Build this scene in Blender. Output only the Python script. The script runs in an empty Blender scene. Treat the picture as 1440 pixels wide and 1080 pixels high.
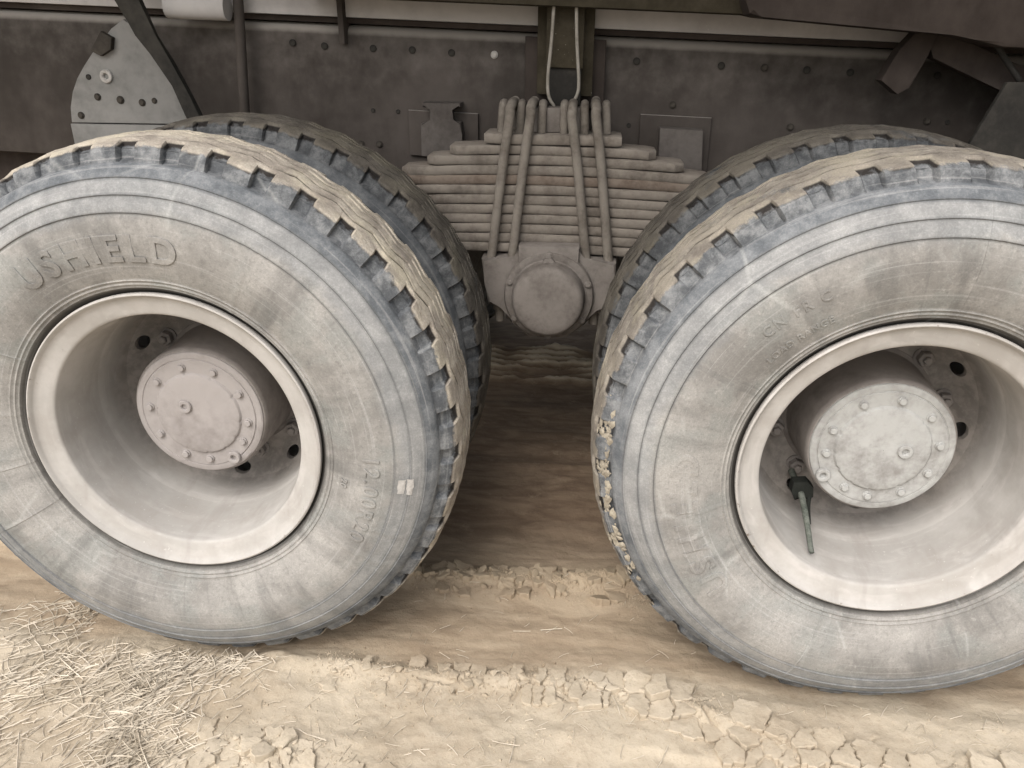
import bpy, bmesh, math, random
import numpy as np
from mathutils import Vector, Matrix

random.seed(7)
S = bpy.context.scene
COL = S.collection
PI = math.pi

# ------------------------------------------------------------------ camera, light, exposure
cam_d = bpy.data.cameras.new('camera'); cam = bpy.data.objects.new('camera', cam_d); COL.objects.link(cam)
_r = Vector((0.99525774, 0.0971514, 0.00486238)); _u = Vector((-0.04311991, 0.39582657, 0.91731238))
_f = Vector((-0.08719352, 0.91317191, -0.39813861))
M = Matrix((_r, _u, -_f)).transposed().to_4x4(); M.translation = (0.1035, -1.3201, 0.7205)
cam.matrix_world = M
cam_d.sensor_width = 36.0; cam_d.lens = 36.0 * 1143.35 / 1440.0
cam_d.clip_start = 0.02; cam_d.clip_end = 900
S.camera = cam

SUN_EL, SUN_AZ = math.radians(50), math.radians(200)     # azimuth clockwise from +Y
world = bpy.data.worlds.new('World'); S.world = world; world.use_nodes = True
wn = world.node_tree.nodes; wl = world.node_tree.links; wn.clear()
sky = wn.new('ShaderNodeTexSky'); sky.sky_type = 'NISHITA'; sky.sun_disc = False
sky.sun_elevation = SUN_EL; sky.sun_rotation = SUN_AZ
sky.air_density = 1.6; sky.dust_density = 5.0
hs = wn.new('ShaderNodeHueSaturation'); hs.inputs['Saturation'].default_value = 0.35
bg = wn.new('ShaderNodeBackground'); bg.inputs['Strength'].default_value = 0.15
wo = wn.new('ShaderNodeOutputWorld')
wl.new(sky.outputs[0], hs.inputs['Color']); wl.new(hs.outputs[0], bg.inputs['Color']); wl.new(bg.outputs[0], wo.inputs['Surface'])
sun_d = bpy.data.lights.new('sun', 'SUN'); sun = bpy.data.objects.new('sun', sun_d); COL.objects.link(sun)
sun_d.energy = 1.2; sun_d.angle = math.radians(40); sun_d.color = (1.0, 0.965, 0.92)
sd = Vector((math.sin(SUN_AZ) * math.cos(SUN_EL), math.cos(SUN_AZ) * math.cos(SUN_EL), math.sin(SUN_EL)))
sun.rotation_euler = sd.to_track_quat('Z', 'Y').to_euler()
S.view_settings.view_transform = 'Standard'; S.view_settings.look = 'None'
S.view_settings.gamma = 1.0; S.view_settings.use_curve_mapping = False
S.view_settings.exposure = 0.55

# ------------------------------------------------------------------ numpy noise
def _hash(ix, iy, s):
    n = (ix.astype(np.int64) * 374761393 + iy.astype(np.int64) * 668265263 + s * 1442695041) & 0x7fffffff
    n = ((n ^ (n >> 13)) * 1274126177) & 0x7fffffff
    n = (n ^ (n >> 16)) & 0x7fffffff
    return n / float(0x7fffffff)
def vnoise(x, y, s=0):
    ix = np.floor(x); iy = np.floor(y); fx = x - ix; fy = y - iy
    fx = fx * fx * (3 - 2 * fx); fy = fy * fy * (3 - 2 * fy)
    a = _hash(ix, iy, s); b = _hash(ix + 1, iy, s); c = _hash(ix, iy + 1, s); d = _hash(ix + 1, iy + 1, s)
    return (a + (b - a) * fx) * (1 - fy) + (c + (d - c) * fx) * fy - 0.5
def fbm(x, y, o=4, s=0):
    t = 0; a = 1.0
    for i in range(o):
        t = t + a * vnoise(x, y, s + i * 17); x = x * 2.03 + 5.1; y = y * 2.03 - 3.7; a *= 0.5
    return t
def worley(x, y, s=0):
    ix = np.floor(x); iy = np.floor(y)
    f1 = np.full(x.shape, 9.0); f2 = np.full(x.shape, 9.0)
    for dx in (-1, 0, 1):
        for dy in (-1, 0, 1):
            cx = ix + dx; cy = iy + dy
            px = cx + 0.1 + 0.8 * _hash(cx, cy, s + 3); py = cy + 0.1 + 0.8 * _hash(cx, cy, s + 91)
            d = np.hypot(x - px, y - py)
            f2 = np.where(d < f1, f1, np.minimum(f2, d)); f1 = np.minimum(f1, d)
    return f1, f2
def sstep(a, b, x):
    t = np.clip((x - a) / (b - a), 0, 1); return t * t * (3 - 2 * t)

# ------------------------------------------------------------------ object helpers
def link(name, me, mat=None, parent=None, loc=None):
    o = bpy.data.objects.new(name, me); COL.objects.link(o)
    if mat is not None and me is not None and not me.materials: me.materials.append(mat)
    if parent is not None: o.parent = parent
    if loc is not None: o.location = loc
    return o
def mesh(name, v, f, mat=None, parent=None, loc=None, smooth=True, angle=None):
    me = bpy.data.meshes.new(name)
    me.from_pydata(v.tolist() if hasattr(v, 'tolist') else v, [], f.tolist() if hasattr(f, 'tolist') else f)
    me.polygons.foreach_set('use_smooth', [smooth] * len(me.polygons))
    me.update()
    if angle: me.set_sharp_from_angle(angle=math.radians(angle))
    return link(name, me, mat, parent, loc)
def from_bm(name, bm, mat, parent=None, loc=None, angle=35):
    bmesh.ops.recalc_face_normals(bm, faces=bm.faces)
    me = bpy.data.meshes.new(name); bm.to_mesh(me); bm.free()
    me.polygons.foreach_set('use_smooth', [True] * len(me.polygons))
    me.set_sharp_from_angle(angle=math.radians(angle))
    return link(name, me, mat, parent, loc)
def thing(name, label, cat, loc=(0, 0, 0), group=None):
    o = bpy.data.objects.new(name, None); COL.objects.link(o); o.location = loc
    o.empty_display_size = 0.1
    o['label'] = label; o['category'] = cat
    if group: o['group'] = group
    return o
def tag(o, label=None, cat=None, group=None, kind=None):
    for k, v in (('label', label), ('category', cat), ('group', group), ('kind', kind)):
        if v: o[k] = v
    return o
def grid_faces(n, m, wrap):            # n rings (wrap), m profile points
    i = np.arange(n if wrap else n - 1)[:, None]; j = np.arange(m - 1)[None, :]
    a = i * m + j; b = ((i + 1) % n) * m + j
    return np.stack([a, a + 1, b + 1, b], -1).reshape(-1, 4)
def lathe_arr(prof, n=96):              # prof: (r, y) list; axis = local Y
    p = np.array(prof, float); t = np.linspace(0, 2 * PI, n, endpoint=False)
    v = np.stack([p[None, :, 0] * np.cos(t)[:, None], np.broadcast_to(p[None, :, 1], (n, len(p))), p[None, :, 0] * np.sin(t)[:, None]], -1)
    return v.reshape(-1, 3), grid_faces(n, len(p), True)
def lathe(name, prof, mat, parent=None, loc=None, n=96, angle=35):
    v, f = lathe_arr(prof, n)
    return mesh(name, v, f, mat, parent, loc, True, angle)
def bm_box(bm, lo, hi, bev=0.0, mtx=None, seg=2):
    lo = Vector(lo); hi = Vector(hi)
    g = bmesh.ops.create_cube(bm, size=1.0)
    vs = g['verts']
    for v in vs: v.co = Vector((lo[i] + (v.co[i] + 0.5) * (hi[i] - lo[i]) for i in range(3)))
    if bev > 0:
        es = list({e for v in vs for e in v.link_edges})
        r = bmesh.ops.bevel(bm, geom=es, offset=bev, segments=seg, affect='EDGES', profile=0.6)
        vs = list({v for f in r['faces'] for v in f.verts} | {v for v in vs if v.is_valid})
    if mtx is not None:
        for v in vs: v.co = mtx @ v.co
    return vs
def box(name, lo, hi, mat, parent=None, bev=0.004, loc=None):
    bm = bmesh.new(); bm_box(bm, lo, hi, bev); return from_bm(name, bm, mat, parent, loc)
def bm_prism(bm, poly, y0, y1, bev=0.0):   # poly: (x,z) outline extruded along y
    n = len(poly)
    a = [bm.verts.new((x, y0, z)) for x, z in poly]; b = [bm.verts.new((x, y1, z)) for x, z in poly]
    fs = [bm.faces.new(a), bm.faces.new(b[::-1])]
    for i in range(n): fs.append(bm.faces.new((a[i], b[i], b[(i + 1) % n], a[(i + 1) % n])))
    if bev > 0:
        es = [e for e in fs[0].edges]
        bmesh.ops.bevel(bm, geom=es, offset=bev, segments=2, affect='EDGES', profile=0.6)
def prism(name, poly, y0, y1, mat, parent=None, bev=0.003, loc=None):
    bm = bmesh.new(); bm_prism(bm, poly, y0, y1, bev); return from_bm(name, bm, mat, parent, loc, 30)
def tube(name, pts, rad, mat, parent=None, seg=12, sub=6, taper=None, loc=None):
    P = [Vector(p) for p in pts]; Q = []
    for i in range(len(P) - 1):
        p0 = P[max(i - 1, 0)]; p1 = P[i]; p2 = P[i + 1]; p3 = P[min(i + 2, len(P) - 1)]
        for k in range(sub):
            t = k / sub
            Q.append(0.5 * ((2 * p1) + (p2 - p0) * t + (2 * p0 - 5 * p1 + 4 * p2 - p3) * t * t + (3 * p1 - p0 - 3 * p2 + p3) * t ** 3))
    Q.append(P[-1]); n = len(Q); v = []; up = Vector((0.13, 0.2, 1)).normalized()
    prev = None
    for i, q in enumerate(Q):
        d = (Q[min(i + 1, n - 1)] - Q[max(i - 1, 0)]).normalized()
        if prev is None:
            a = d.orthogonal().normalized()
        else:
            a = (prev - d * prev.dot(d)).normalized()
        prev = a; b = d.cross(a)
        rr = rad if taper is None else rad * (taper[0] + (taper[1] - taper[0]) * i / (n - 1))
        for k in range(seg):
            t = 2 * PI * k / seg
            v.append(tuple(q + (a * math.cos(t) + b * math.sin(t)) * rr))
    f = [(i * seg + k, (i + 1) * seg + k, (i + 1) * seg + (k + 1) % seg, i * seg + (k + 1) % seg) for i in range(n - 1) for k in range(seg)]
    f.append(tuple(range(seg))[::-1][::-1]); f.append(tuple((n - 1) * seg + k for k in range(seg))[::-1])
    return mesh(name, v, f, mat, parent, loc, True, 50)

# ------------------------------------------------------------------ materials
class NT:
    def __init__(s, name, rough=0.85, spec=0.25):
        s.m = bpy.data.materials.new(name); s.m.use_nodes = True; s.t = s.m.node_tree; s.n = s.t.nodes; s.n.clear()
        s.o = s.n.new('ShaderNodeOutputMaterial'); s.b = s.n.new('ShaderNodeBsdfPrincipled')
        s.b.inputs['Roughness'].default_value = rough; s.b.inputs['Specular IOR Level'].default_value = spec
        s.t.links.new(s.b.outputs[0], s.o.inputs['Surface']); s.tc = s.n.new('ShaderNodeTexCoord')
        s.h = None
    def L(s, a, b): s.t.links.new(a, b)
    def sock(s, i, v):
        if isinstance(v, (int, float)): i.default_value = v
        elif isinstance(v, tuple): i.default_value = v if len(v) == len(i.default_value) else tuple(v) + (1,)
        else: s.L(v, i)
    def math(s, op, a, b=None, c=None, clamp=False):
        n = s.n.new('ShaderNodeMath'); n.operation = op; n.use_clamp = clamp
        s.sock(n.inputs[0], a)
        if b is not None: s.sock(n.inputs[1], b)
        if c is not None: s.sock(n.inputs[2], c)
        return n.outputs[0]
    def mapv(s, v, scale=(1, 1, 1), loc=(0, 0, 0), rot=(0, 0, 0)):
        n = s.n.new('ShaderNodeMapping'); s.L(v, n.inputs[0]); n.inputs['Scale'].default_value = scale
        n.inputs['Location'].default_value = loc; n.inputs['Rotation'].default_value = rot; return n.outputs[0]
    def noise(s, scale, detail=5, rough=0.6, vec=None, dist=0.0, lac=2.0):
        n = s.n.new('ShaderNodeTexNoise'); n.inputs['Scale'].default_value = scale; n.inputs['Detail'].default_value = detail
        n.inputs['Roughness'].default_value = rough; n.inputs['Distortion'].default_value = dist
        s.L(vec if vec is not None else s.tc.outputs['Object'], n.inputs['Vector']); return n.outputs[0]
    def voro(s, scale, vec=None, feat='DISTANCE_TO_EDGE', out=0):
        n = s.n.new('ShaderNodeTexVoronoi'); n.feature = feat; n.inputs['Scale'].default_value = scale
        s.L(vec if vec is not None else s.tc.outputs['Object'], n.inputs['Vector']); return n.outputs[out]
    def rng(s, v, a, b, c=0.0, d=1.0, smooth=True):
        n = s.n.new('ShaderNodeMapRange'); n.interpolation_type = 'SMOOTHSTEP' if smooth else 'LINEAR'
        s.sock(n.inputs[0], v)
        for k, x in enumerate((a, b, c, d)): n.inputs[k + 1].default_value = x
        return n.outputs[0]
    def mix(s, f, a, b, mode='MIX'):
        n = s.n.new('ShaderNodeMix'); n.data_type = 'RGBA'; n.blend_type = mode
        s.sock(n.inputs[0], f); s.sock(n.inputs[6], a); s.sock(n.inputs[7], b); return n.outputs[2]
    def sep(s, v=None):
        n = s.n.new('ShaderNodeSeparateXYZ'); s.L(v if v is not None else s.tc.outputs['Object'], n.inputs[0]); return n.outputs
    def comb(s, x, y, z):
        n = s.n.new('ShaderNodeCombineXYZ'); s.sock(n.inputs[0], x); s.sock(n.inputs[1], y); s.sock(n.inputs[2], z); return n.outputs[0]
    def bump(s, h, st=0.4, dist=0.002):
        n = s.n.new('ShaderNodeBump'); n.inputs['Strength'].default_value = st; n.inputs['Distance'].default_value = dist
        s.sock(n.inputs['Height'], h)
        if s.h is not None: s.L(s.h, n.inputs['Normal'])
        s.h = n.outputs[0]; s.L(s.h, s.b.inputs['Normal'])
    def col(s, c): s.sock(s.b.inputs['Base Color'], c); return s.m

def dusty(name, base, dust, amt=0.5, scale=9.0, streak=False, specks=0.0, rough=0.85, bstr=0.25, up_pale=0.0):
    t = NT(name, rough, 0.2)
    v = t.mapv(t.tc.outputs['Object'], (1, 1, 0.35) if streak else (1, 1, 1))
    a = t.noise(scale, 7, 0.65, v); b = t.noise(scale * 7, 4, 0.6)
    f = t.math('ADD', t.math('MULTIPLY', a, 0.75), t.math('MULTIPLY', b, 0.25))
    f = t.rng(f, 0.5 + 0.22 * (0.5 - amt) * 2 - 0.16, 0.5 + 0.22 * (0.5 - amt) * 2 + 0.16)
    c = t.mix(f, base, dust)
    g = t.rng(t.noise(scale * 0.35, 3), 0.35, 0.7)
    c = t.mix(t.math('MULTIPLY', g, 0.35), c, tuple(x * 0.72 for x in dust))
    if specks > 0:
        sp = t.rng(t.voro(95, None, 'F1'), 0.05, 0.12, 1.0, 0.0)
        msk = t.rng(t.noise(6, 3), 0.56, 0.66)
        c = t.mix(t.math('MULTIPLY', t.math('MULTIPLY', sp, msk), specks), c, (0.62, 0.58, 0.53))
    if up_pale > 0:      # paler where the steel faces upwards
        ge = t.n.new('ShaderNodeNewGeometry'); nz = t.sep(ge.outputs['Normal'])[2]
        k = t.rng(t.math('ADD', nz, t.math('MULTIPLY', t.math('SUBTRACT', b, 0.5), 0.3)), 0.08, 0.75)
        c = t.mix(t.math('MULTIPLY', k, up_pale), c, (0.34, 0.315, 0.29))
    t.bump(t.noise(scale * 22, 4, 0.7), bstr, 0.0015); t.bump(a, bstr, 0.004)
    return t.col(c)

def tyre_mat(name, seed=0.0, clean=0.0, scratch=0.6, mud=1.0, tone=1.0):
    t = NT(name, 0.9, 0.15)
    X, Y, Z = t.sep()
    r = t.math('SQRT', t.math('ADD', t.math('MULTIPLY', X, X), t.math('MULTIPLY', Z, Z)))
    ux = t.math('DIVIDE', X, r); uz = t.math('DIVIDE', Z, r)
    ob = t.mapv(t.tc.outputs['Object'], (1, 1, 1), (seed, seed * 0.7, -seed))
    n1 = t.noise(5, 10, 0.72, ob); n2 = t.noise(24, 9, 0.74, ob); n3 = t.noise(150, 6, 0.75, ob)
    # side wall dust: two tones
    c = t.mix(t.rng(n1, 0.36, 0.64), (0.365, 0.350, 0.330), (0.215, 0.206, 0.194))
    c = t.mix(t.math('MULTIPLY', t.rng(t.noise(9, 4, 0.6, t.mapv(ob, (1, 1, 1), (4, 2, 1))), 0.48, 0.62), 0.55), c, (0.26, 0.268, 0.256))
    c = t.mix(t.math('MULTIPLY', t.rng(n2, 0.5, 0.68), 0.35), c, (0.41, 0.39, 0.365))
    c = t.mix(t.math('MULTIPLY', t.rng(n3, 0.50, 0.66), 0.35), c, (0.14, 0.135, 0.13))
    c = t.mix(t.math('MULTIPLY', t.rng(t.noise(85, 6, 0.7, t.mapv(ob, (1, 1, 1), (7, 3, 1))), 0.58, 0.70), 0.35), c, (0.46, 0.445, 0.42))
    # radial wipes
    rv = t.comb(t.math('MULTIPLY', ux, 5.5), t.math('MULTIPLY', r, 3.0), t.math('MULTIPLY', uz, 5.5))
    rv = t.mapv(rv, (1, 1, 1), (seed * 3, 0, seed))
    w = t.rng(t.noise(1.0, 4, 0.55, rv), 0.52, 0.68)
    c = t.mix(t.math('MULTIPLY', w, 0.45), c, (0.115, 0.112, 0.108))
    rv2 = t.comb(t.math('MULTIPLY', ux, 26), t.math('MULTIPLY', r, 4.0), t.math('MULTIPLY', uz, 26))
    w2 = t.rng(t.noise(1.0, 3, 0.5, rv2), 0.62, 0.72)
    c = t.mix(t.math('MULTIPLY', w2, t.math('MULTIPLY', t.rng(n1, 0.4, 0.6), 0.45)), c, (0.16, 0.155, 0.15))
    # upper side wall: wiped blue-grey rubber
    wob = t.math('MULTIPLY', t.math('SUBTRACT', n1, 0.5), 0.10)
    rr = t.math('ADD', r, wob)
    c = t.mix(t.math('MULTIPLY', t.rng(rr, 0.425, 0.455), 0.7), c, t.mix(t.rng(n2, 0.35, 0.7), (0.215, 0.221, 0.227), (0.36, 0.362, 0.362)))
    c = t.mix(t.rng(t.math('ADD', r, t.math('MULTIPLY', wob, 0.25)), 0.487, 0.497), c, t.mix(t.rng(n2, 0.35, 0.68), (0.115, 0.124, 0.135), (0.235, 0.243, 0.252)))
    c = t.mix(t.rng(r, 0.5115, 0.5145), c, t.mix(t.rng(n2, 0.38, 0.66), (0.085, 0.090, 0.097), (0.235, 0.240, 0.245)))
    # ring joints and bead edge drawn darker
    for R0 in (0.438, 0.466, 0.4925):
        d = t.rng(t.math('ABSOLUTE', t.math('SUBTRACT', r, R0)), 0.0004, 0.0050, 0.42, 0.0)
        c = t.mix(d, c, (0.07, 0.075, 0.08))
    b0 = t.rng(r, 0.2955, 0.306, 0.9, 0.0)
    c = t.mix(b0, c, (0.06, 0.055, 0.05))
    # circular rub marks + scratches
    rub = t.comb(t.math('MULTIPLY', ux, 1.2), t.math('MULTIPLY', r, 190), t.math('MULTIPLY', uz, 1.2))
    rb = t.rng(t.noise(1.0, 3, 0.6, rub), 0.56, 0.7)
    c = t.mix(t.math('MULTIPLY', rb, 0.28), c, (0.48, 0.47, 0.46))
    wv = t.mapv(ob, (1, 1, 0.55), (0, 0, 0), (0, 0.6, 0))
    dn = t.n.new('ShaderNodeMix'); dn.data_type = 'VECTOR'
    dn.inputs[0].default_value = 0.03; t.L(wv, dn.inputs[4])
    nn = t.n.new('ShaderNodeTexNoise'); nn.inputs['Scale'].default_value = 6; t.L(wv, nn.inputs[0]); t.L(nn.outputs[1], dn.inputs[5])
    sc = t.rng(t.voro(4.6, dn.outputs[1]), 0.0, 0.020, 1.0, 0.0)
    sm = t.rng(t.noise(7, 3, 0.5, t.mapv(ob, (1, 1, 1), (9, 1, 3))), 0.5, 0.62)
    c = t.mix(t.math('MULTIPLY', t.math('MULTIPLY', sc, sm), scratch), c, (0.52, 0.52, 0.5))
    # mud on tread
    ed = t.math('ADD', Y, t.math('MULTIPLY', t.math('SUBTRACT', t.noise(20, 5, 0.7, ob), 0.5), 0.075))
    rn = t.math('ADD', r, t.math('MULTIPLY', t.math('SUBTRACT', t.noise(38, 5, 0.7, ob), 0.5), 0.022))
    tread = t.math('MULTIPLY', t.rng(rn, 0.5335, 0.5385), t.rng(ed, 0.030, 0.042))
    mudc = t.mix(t.rng(n2, 0.35, 0.68), tuple(x * mud for x in (0.27, 0.235, 0.20)), tuple(x * mud for x in (0.42, 0.375, 0.315)))
    mudc = t.mix(t.rng(t.noise(8, 4, 0.6, ob), 0.5, 0.66), mudc, tuple(x * mud for x in (0.47, 0.42, 0.33)))
    # dirt packed along the running direction
    lng = t.comb(t.math('MULTIPLY', ux, 7), t.math('MULTIPLY', Y, 150), t.math('MULTIPLY', uz, 7))
    mudc = t.mix(t.math('MULTIPLY', t.rng(t.noise(1.0, 4, 0.65, lng), 0.5, 0.7), 0.06), mudc, (0.13, 0.11, 0.095))
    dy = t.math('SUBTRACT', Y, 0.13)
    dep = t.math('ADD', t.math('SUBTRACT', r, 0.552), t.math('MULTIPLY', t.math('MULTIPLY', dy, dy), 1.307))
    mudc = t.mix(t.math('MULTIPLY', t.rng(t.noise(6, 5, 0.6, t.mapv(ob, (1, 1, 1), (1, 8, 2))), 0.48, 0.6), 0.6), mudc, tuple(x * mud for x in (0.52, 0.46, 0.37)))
    mudc = t.mix(t.rng(dep, -0.0052, -0.0018, 1.0, 0.0), mudc, (0.028, 0.023, 0.020))  # groove walls and floors: shade painted into the colour
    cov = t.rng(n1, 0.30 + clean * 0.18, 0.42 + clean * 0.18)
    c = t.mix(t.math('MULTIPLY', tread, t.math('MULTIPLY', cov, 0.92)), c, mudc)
    # grooves dark
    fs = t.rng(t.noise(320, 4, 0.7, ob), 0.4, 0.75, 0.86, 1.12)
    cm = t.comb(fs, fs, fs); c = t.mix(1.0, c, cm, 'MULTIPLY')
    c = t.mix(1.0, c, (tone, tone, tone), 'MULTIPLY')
    t.bump(n3, 0.45, 0.0014); t.bump(n2, 0.3, 0.002)
    cr = t.rng(t.noise(60, 5, 0.75, ob), 0.35, 0.65)
    t.bump(t.math('MULTIPLY', tread, cr), 0.45, 0.003)
    return t.col(c)

def rim_mat(name, seed=0.0, swirl=0.25):
    t = NT(name, 0.7, 0.3)
    ob = t.mapv(t.tc.outputs['Object'], (1, 1, 1), (seed, seed, 0))
    n1 = t.noise(4, 8, 0.62, ob); n2 = t.noise(30, 8, 0.7, ob)
    c = t.mix(t.rng(n1, 0.35, 0.65), (0.46, 0.440, 0.418), (0.365, 0.348, 0.328))
    c = t.mix(t.math('MULTIPLY', t.rng(n2, 0.45, 0.7), 0.25), c, (0.30, 0.275, 0.255))
    X, Y, Z = t.sep()
    r = t.math('SQRT', t.math('ADD', t.math('MULTIPLY', X, X), t.math('MULTIPLY', Z, Z)))
    v = t.comb(t.math('MULTIPLY', t.math('DIVIDE', X, r), 2.2), t.math('MULTIPLY', t.math('ADD', Y, r), 42), t.math('MULTIPLY', t.math('DIVIDE', Z, r), 2.2))
    s = t.rng(t.noise(1.0, 3, 0.6, v, 0.8), 0.5, 0.68)
    c = t.mix(t.math('MULTIPLY', s, swirl), c, (0.55, 0.52, 0.50))
    rust = t.math('MULTIPLY', t.rng(t.noise(55, 4, 0.7, ob), 0.63, 0.7), t.rng(r, 0.274, 0.29))
    c = t.mix(t.math('MULTIPLY', rust, 0.8), c, (0.11, 0.07, 0.05))
    pit = t.rng(t.noise(90, 5, 0.7, t.mapv(ob, (1, 1, 1), (5, 5, 1))), 0.66, 0.72)
    c = t.mix(t.math('MULTIPLY', pit, 0.45), c, (0.19, 0.16, 0.14))
    cl = t.rng(t.noise(8, 8, 0.68, t.mapv(ob, (1, 1, 1), (2, 7, 4))), 0.44, 0.64)
    c = t.mix(t.math('MULTIPLY', cl, 0.42), c, (0.315, 0.288, 0.262))
    run = t.rng(t.noise(1.0, 4, 0.6, t.mapv(t.tc.outputs['Object'], (26, 5, 5))), 0.56, 0.70)
    c = t.mix(t.math('MULTIPLY', run, 0.3), c, (0.27, 0.245, 0.225))
    ch = t.math('MULTIPLY', t.rng(t.noise(160, 3, 0.6, ob), 0.66, 0.72), t.rng(n1, 0.5, 0.6))
    c = t.mix(t.math('MULTIPLY', ch, 0.5), c, (0.62, 0.6, 0.58))
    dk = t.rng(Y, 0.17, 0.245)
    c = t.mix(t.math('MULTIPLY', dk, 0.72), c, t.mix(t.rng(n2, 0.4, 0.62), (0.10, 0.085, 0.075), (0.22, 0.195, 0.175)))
    t.bump(n2, 0.15, 0.0015); t.bump(t.noise(240, 3), 0.12, 0.0006)
    return t.col(c)

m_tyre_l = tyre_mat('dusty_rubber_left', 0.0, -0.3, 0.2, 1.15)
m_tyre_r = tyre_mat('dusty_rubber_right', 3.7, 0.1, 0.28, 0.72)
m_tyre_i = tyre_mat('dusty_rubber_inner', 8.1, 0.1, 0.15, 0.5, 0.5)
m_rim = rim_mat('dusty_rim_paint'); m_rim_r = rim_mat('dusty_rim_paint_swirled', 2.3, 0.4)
m_hub = dusty('hub_dust', (0.19, 0.17, 0.162), (0.33, 0.305, 0.295), 0.7, 7, bstr=0.4)
m_hubr = dusty('hub_dust_scraped', (0.22, 0.21, 0.20), (0.42, 0.42, 0.41), 0.62, 13, bstr=0.5)
m_drum = dusty('drum_dust', (0.12, 0.105, 0.097), (0.25, 0.228, 0.214), 0.6, 6, bstr=0.35)
m_spring = dusty('spring_dust', (0.085, 0.071, 0.060), (0.205, 0.181, 0.157), 0.62, 14)
m_leafr = dusty('spring_dust_rusty', (0.08, 0.057, 0.044), (0.18, 0.147, 0.122), 0.6, 14)
m_spring2 = dusty('clamp_rod_dust', (0.085, 0.072, 0.06), (0.185, 0.165, 0.143), 0.6, 16)
m_cast = dusty('cast_dust', (0.085, 0.073, 0.065), (0.175, 0.157, 0.143), 0.62, 12, bstr=0.5)
m_frame = dusty('frame_paint', (0.036, 0.030, 0.026), (0.084, 0.072, 0.065), 0.45, 3, True, 0.0, up_pale=0.9)
m_sub = dusty('subframe_paint', (0.38, 0.36, 0.355), (0.50, 0.48, 0.47), 0.6, 5, False, 0.7)
m_body = dusty('body_underside_paint', (0.030, 0.023, 0.020), (0.062, 0.050, 0.044), 0.45, 4, True)
m_olive = dusty('hanger_paint', (0.030, 0.025, 0.016), (0.062, 0.052, 0.036), 0.4, 12, False, 0.5)
m_plate = dusty('bracket_plate_paint', (0.13, 0.13, 0.125), (0.25, 0.245, 0.237), 0.6, 6)
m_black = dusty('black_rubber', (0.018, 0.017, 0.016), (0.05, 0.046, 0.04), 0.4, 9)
m_hose = dusty('dusty_hose', (0.16, 0.145, 0.12), (0.30, 0.28, 0.25), 0.6, 20)
m_valve = dusty('valve_hose_dust', (0.04, 0.048, 0.04), (0.15, 0.16, 0.14), 0.55, 60)
m_vclamp = dusty('valve_clamp_rubber', (0.012, 0.014, 0.012), (0.03, 0.032, 0.028), 0.3, 30)
m_stop = dusty('bump_stop_paint', (0.055, 0.047, 0.043), (0.115, 0.103, 0.095), 0.55, 9)
m_dark = dusty('dark_steel', (0.03, 0.026, 0.022), (0.08, 0.07, 0.06), 0.4, 8)  # dark dusty steel for axles, drums and small fixings
m_pale = dusty('pale_dried_mud', (0.30, 0.28, 0.26), (0.50, 0.48, 0.46), 0.55, 90)

def mud_mat():
    t = NT('dry_clay_mud', 0.92, 0.15)
    gp = t.n.new('ShaderNodeNewGeometry'); t.tc = type('W', (), {'outputs': {'Object': gp.outputs['Position']}})()
    n1 = t.noise(3.0, 8, 0.65); n2 = t.noise(18, 9, 0.72); n3 = t.noise(140, 5, 0.72)
    sx = t.noise(1.0, 5, 0.6, t.mapv(t.tc.outputs['Object'], (6, 20, 10)), 0.9)
    X, Y, Z = t.sep()
    c = t.mix(t.rng(n1, 0.35, 0.65), (0.50, 0.43, 0.335), (0.385, 0.318, 0.238))
    c = t.mix(t.math('MULTIPLY', t.rng(n2, 0.42, 0.7), 0.5), c, (0.52, 0.45, 0.36))
    c = t.mix(t.math('MULTIPLY', t.rng(n3, 0.52, 0.72), 0.45), c, (0.29, 0.235, 0.165))
    pt = t.math('MULTIPLY', t.rng(t.noise(45, 7, 0.75), 0.54, 0.64), t.rng(n1, 0.42, 0.58))
    c = t.mix(t.math('MULTIPLY', pt, 0.5), c, (0.30, 0.24, 0.175))
    # pressed clay, darker in the wheel tracks and under the truck
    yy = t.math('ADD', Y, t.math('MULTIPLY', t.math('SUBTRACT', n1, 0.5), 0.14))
    track_dark = t.rng(yy, 0.02, 0.10, 0.0, 0.75)
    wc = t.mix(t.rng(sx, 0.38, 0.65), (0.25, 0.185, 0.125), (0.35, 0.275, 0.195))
    c = t.mix(track_dark, c, wc)
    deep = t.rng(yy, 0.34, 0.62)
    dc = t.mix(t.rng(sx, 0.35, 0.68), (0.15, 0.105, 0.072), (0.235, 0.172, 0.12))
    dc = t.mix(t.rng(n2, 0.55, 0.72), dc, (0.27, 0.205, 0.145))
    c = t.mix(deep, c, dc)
    # raised crumbly ridges dry out paler
    hi = t.rng(t.math('ADD', Z, t.math('MULTIPLY', t.math('SUBTRACT', n2, 0.5), 0.012)), -0.535, -0.515)
    c = t.mix(t.math('MULTIPLY', hi, t.rng(Y, 0.16, 0.24, 0.0, t_hi)), c, (0.40, 0.325, 0.235))
    far = t.rng(Y, 1.45, 1.6, 0.0, 0.75)
    c = t.mix(t.math('MULTIPLY', far, t.rng(Z, -0.524, -0.514)), c, (0.55, 0.47, 0.36))  # bright highlights on the far track's crests, painted into the colour
    t.bump(n3, 0.5, 0.002); t.bump(t.noise(55, 5, 0.65), 0.4, 0.004); t.bump(n2, 0.5, 0.008); t.bump(sx, 0.2, 0.004)
    t.b.inputs['Roughness'].default_value = 0.88
    return t.col(c)
t_hi = 0.75
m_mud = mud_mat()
m_clod = dusty('dry_mud_clod', (0.33, 0.275, 0.205), (0.49, 0.425, 0.345), 0.6, 16, bstr=0.6)
m_clod2 = dusty('damp_mud_clod', (0.20, 0.158, 0.115), (0.345, 0.285, 0.21), 0.55, 16, bstr=0.5)
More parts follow.
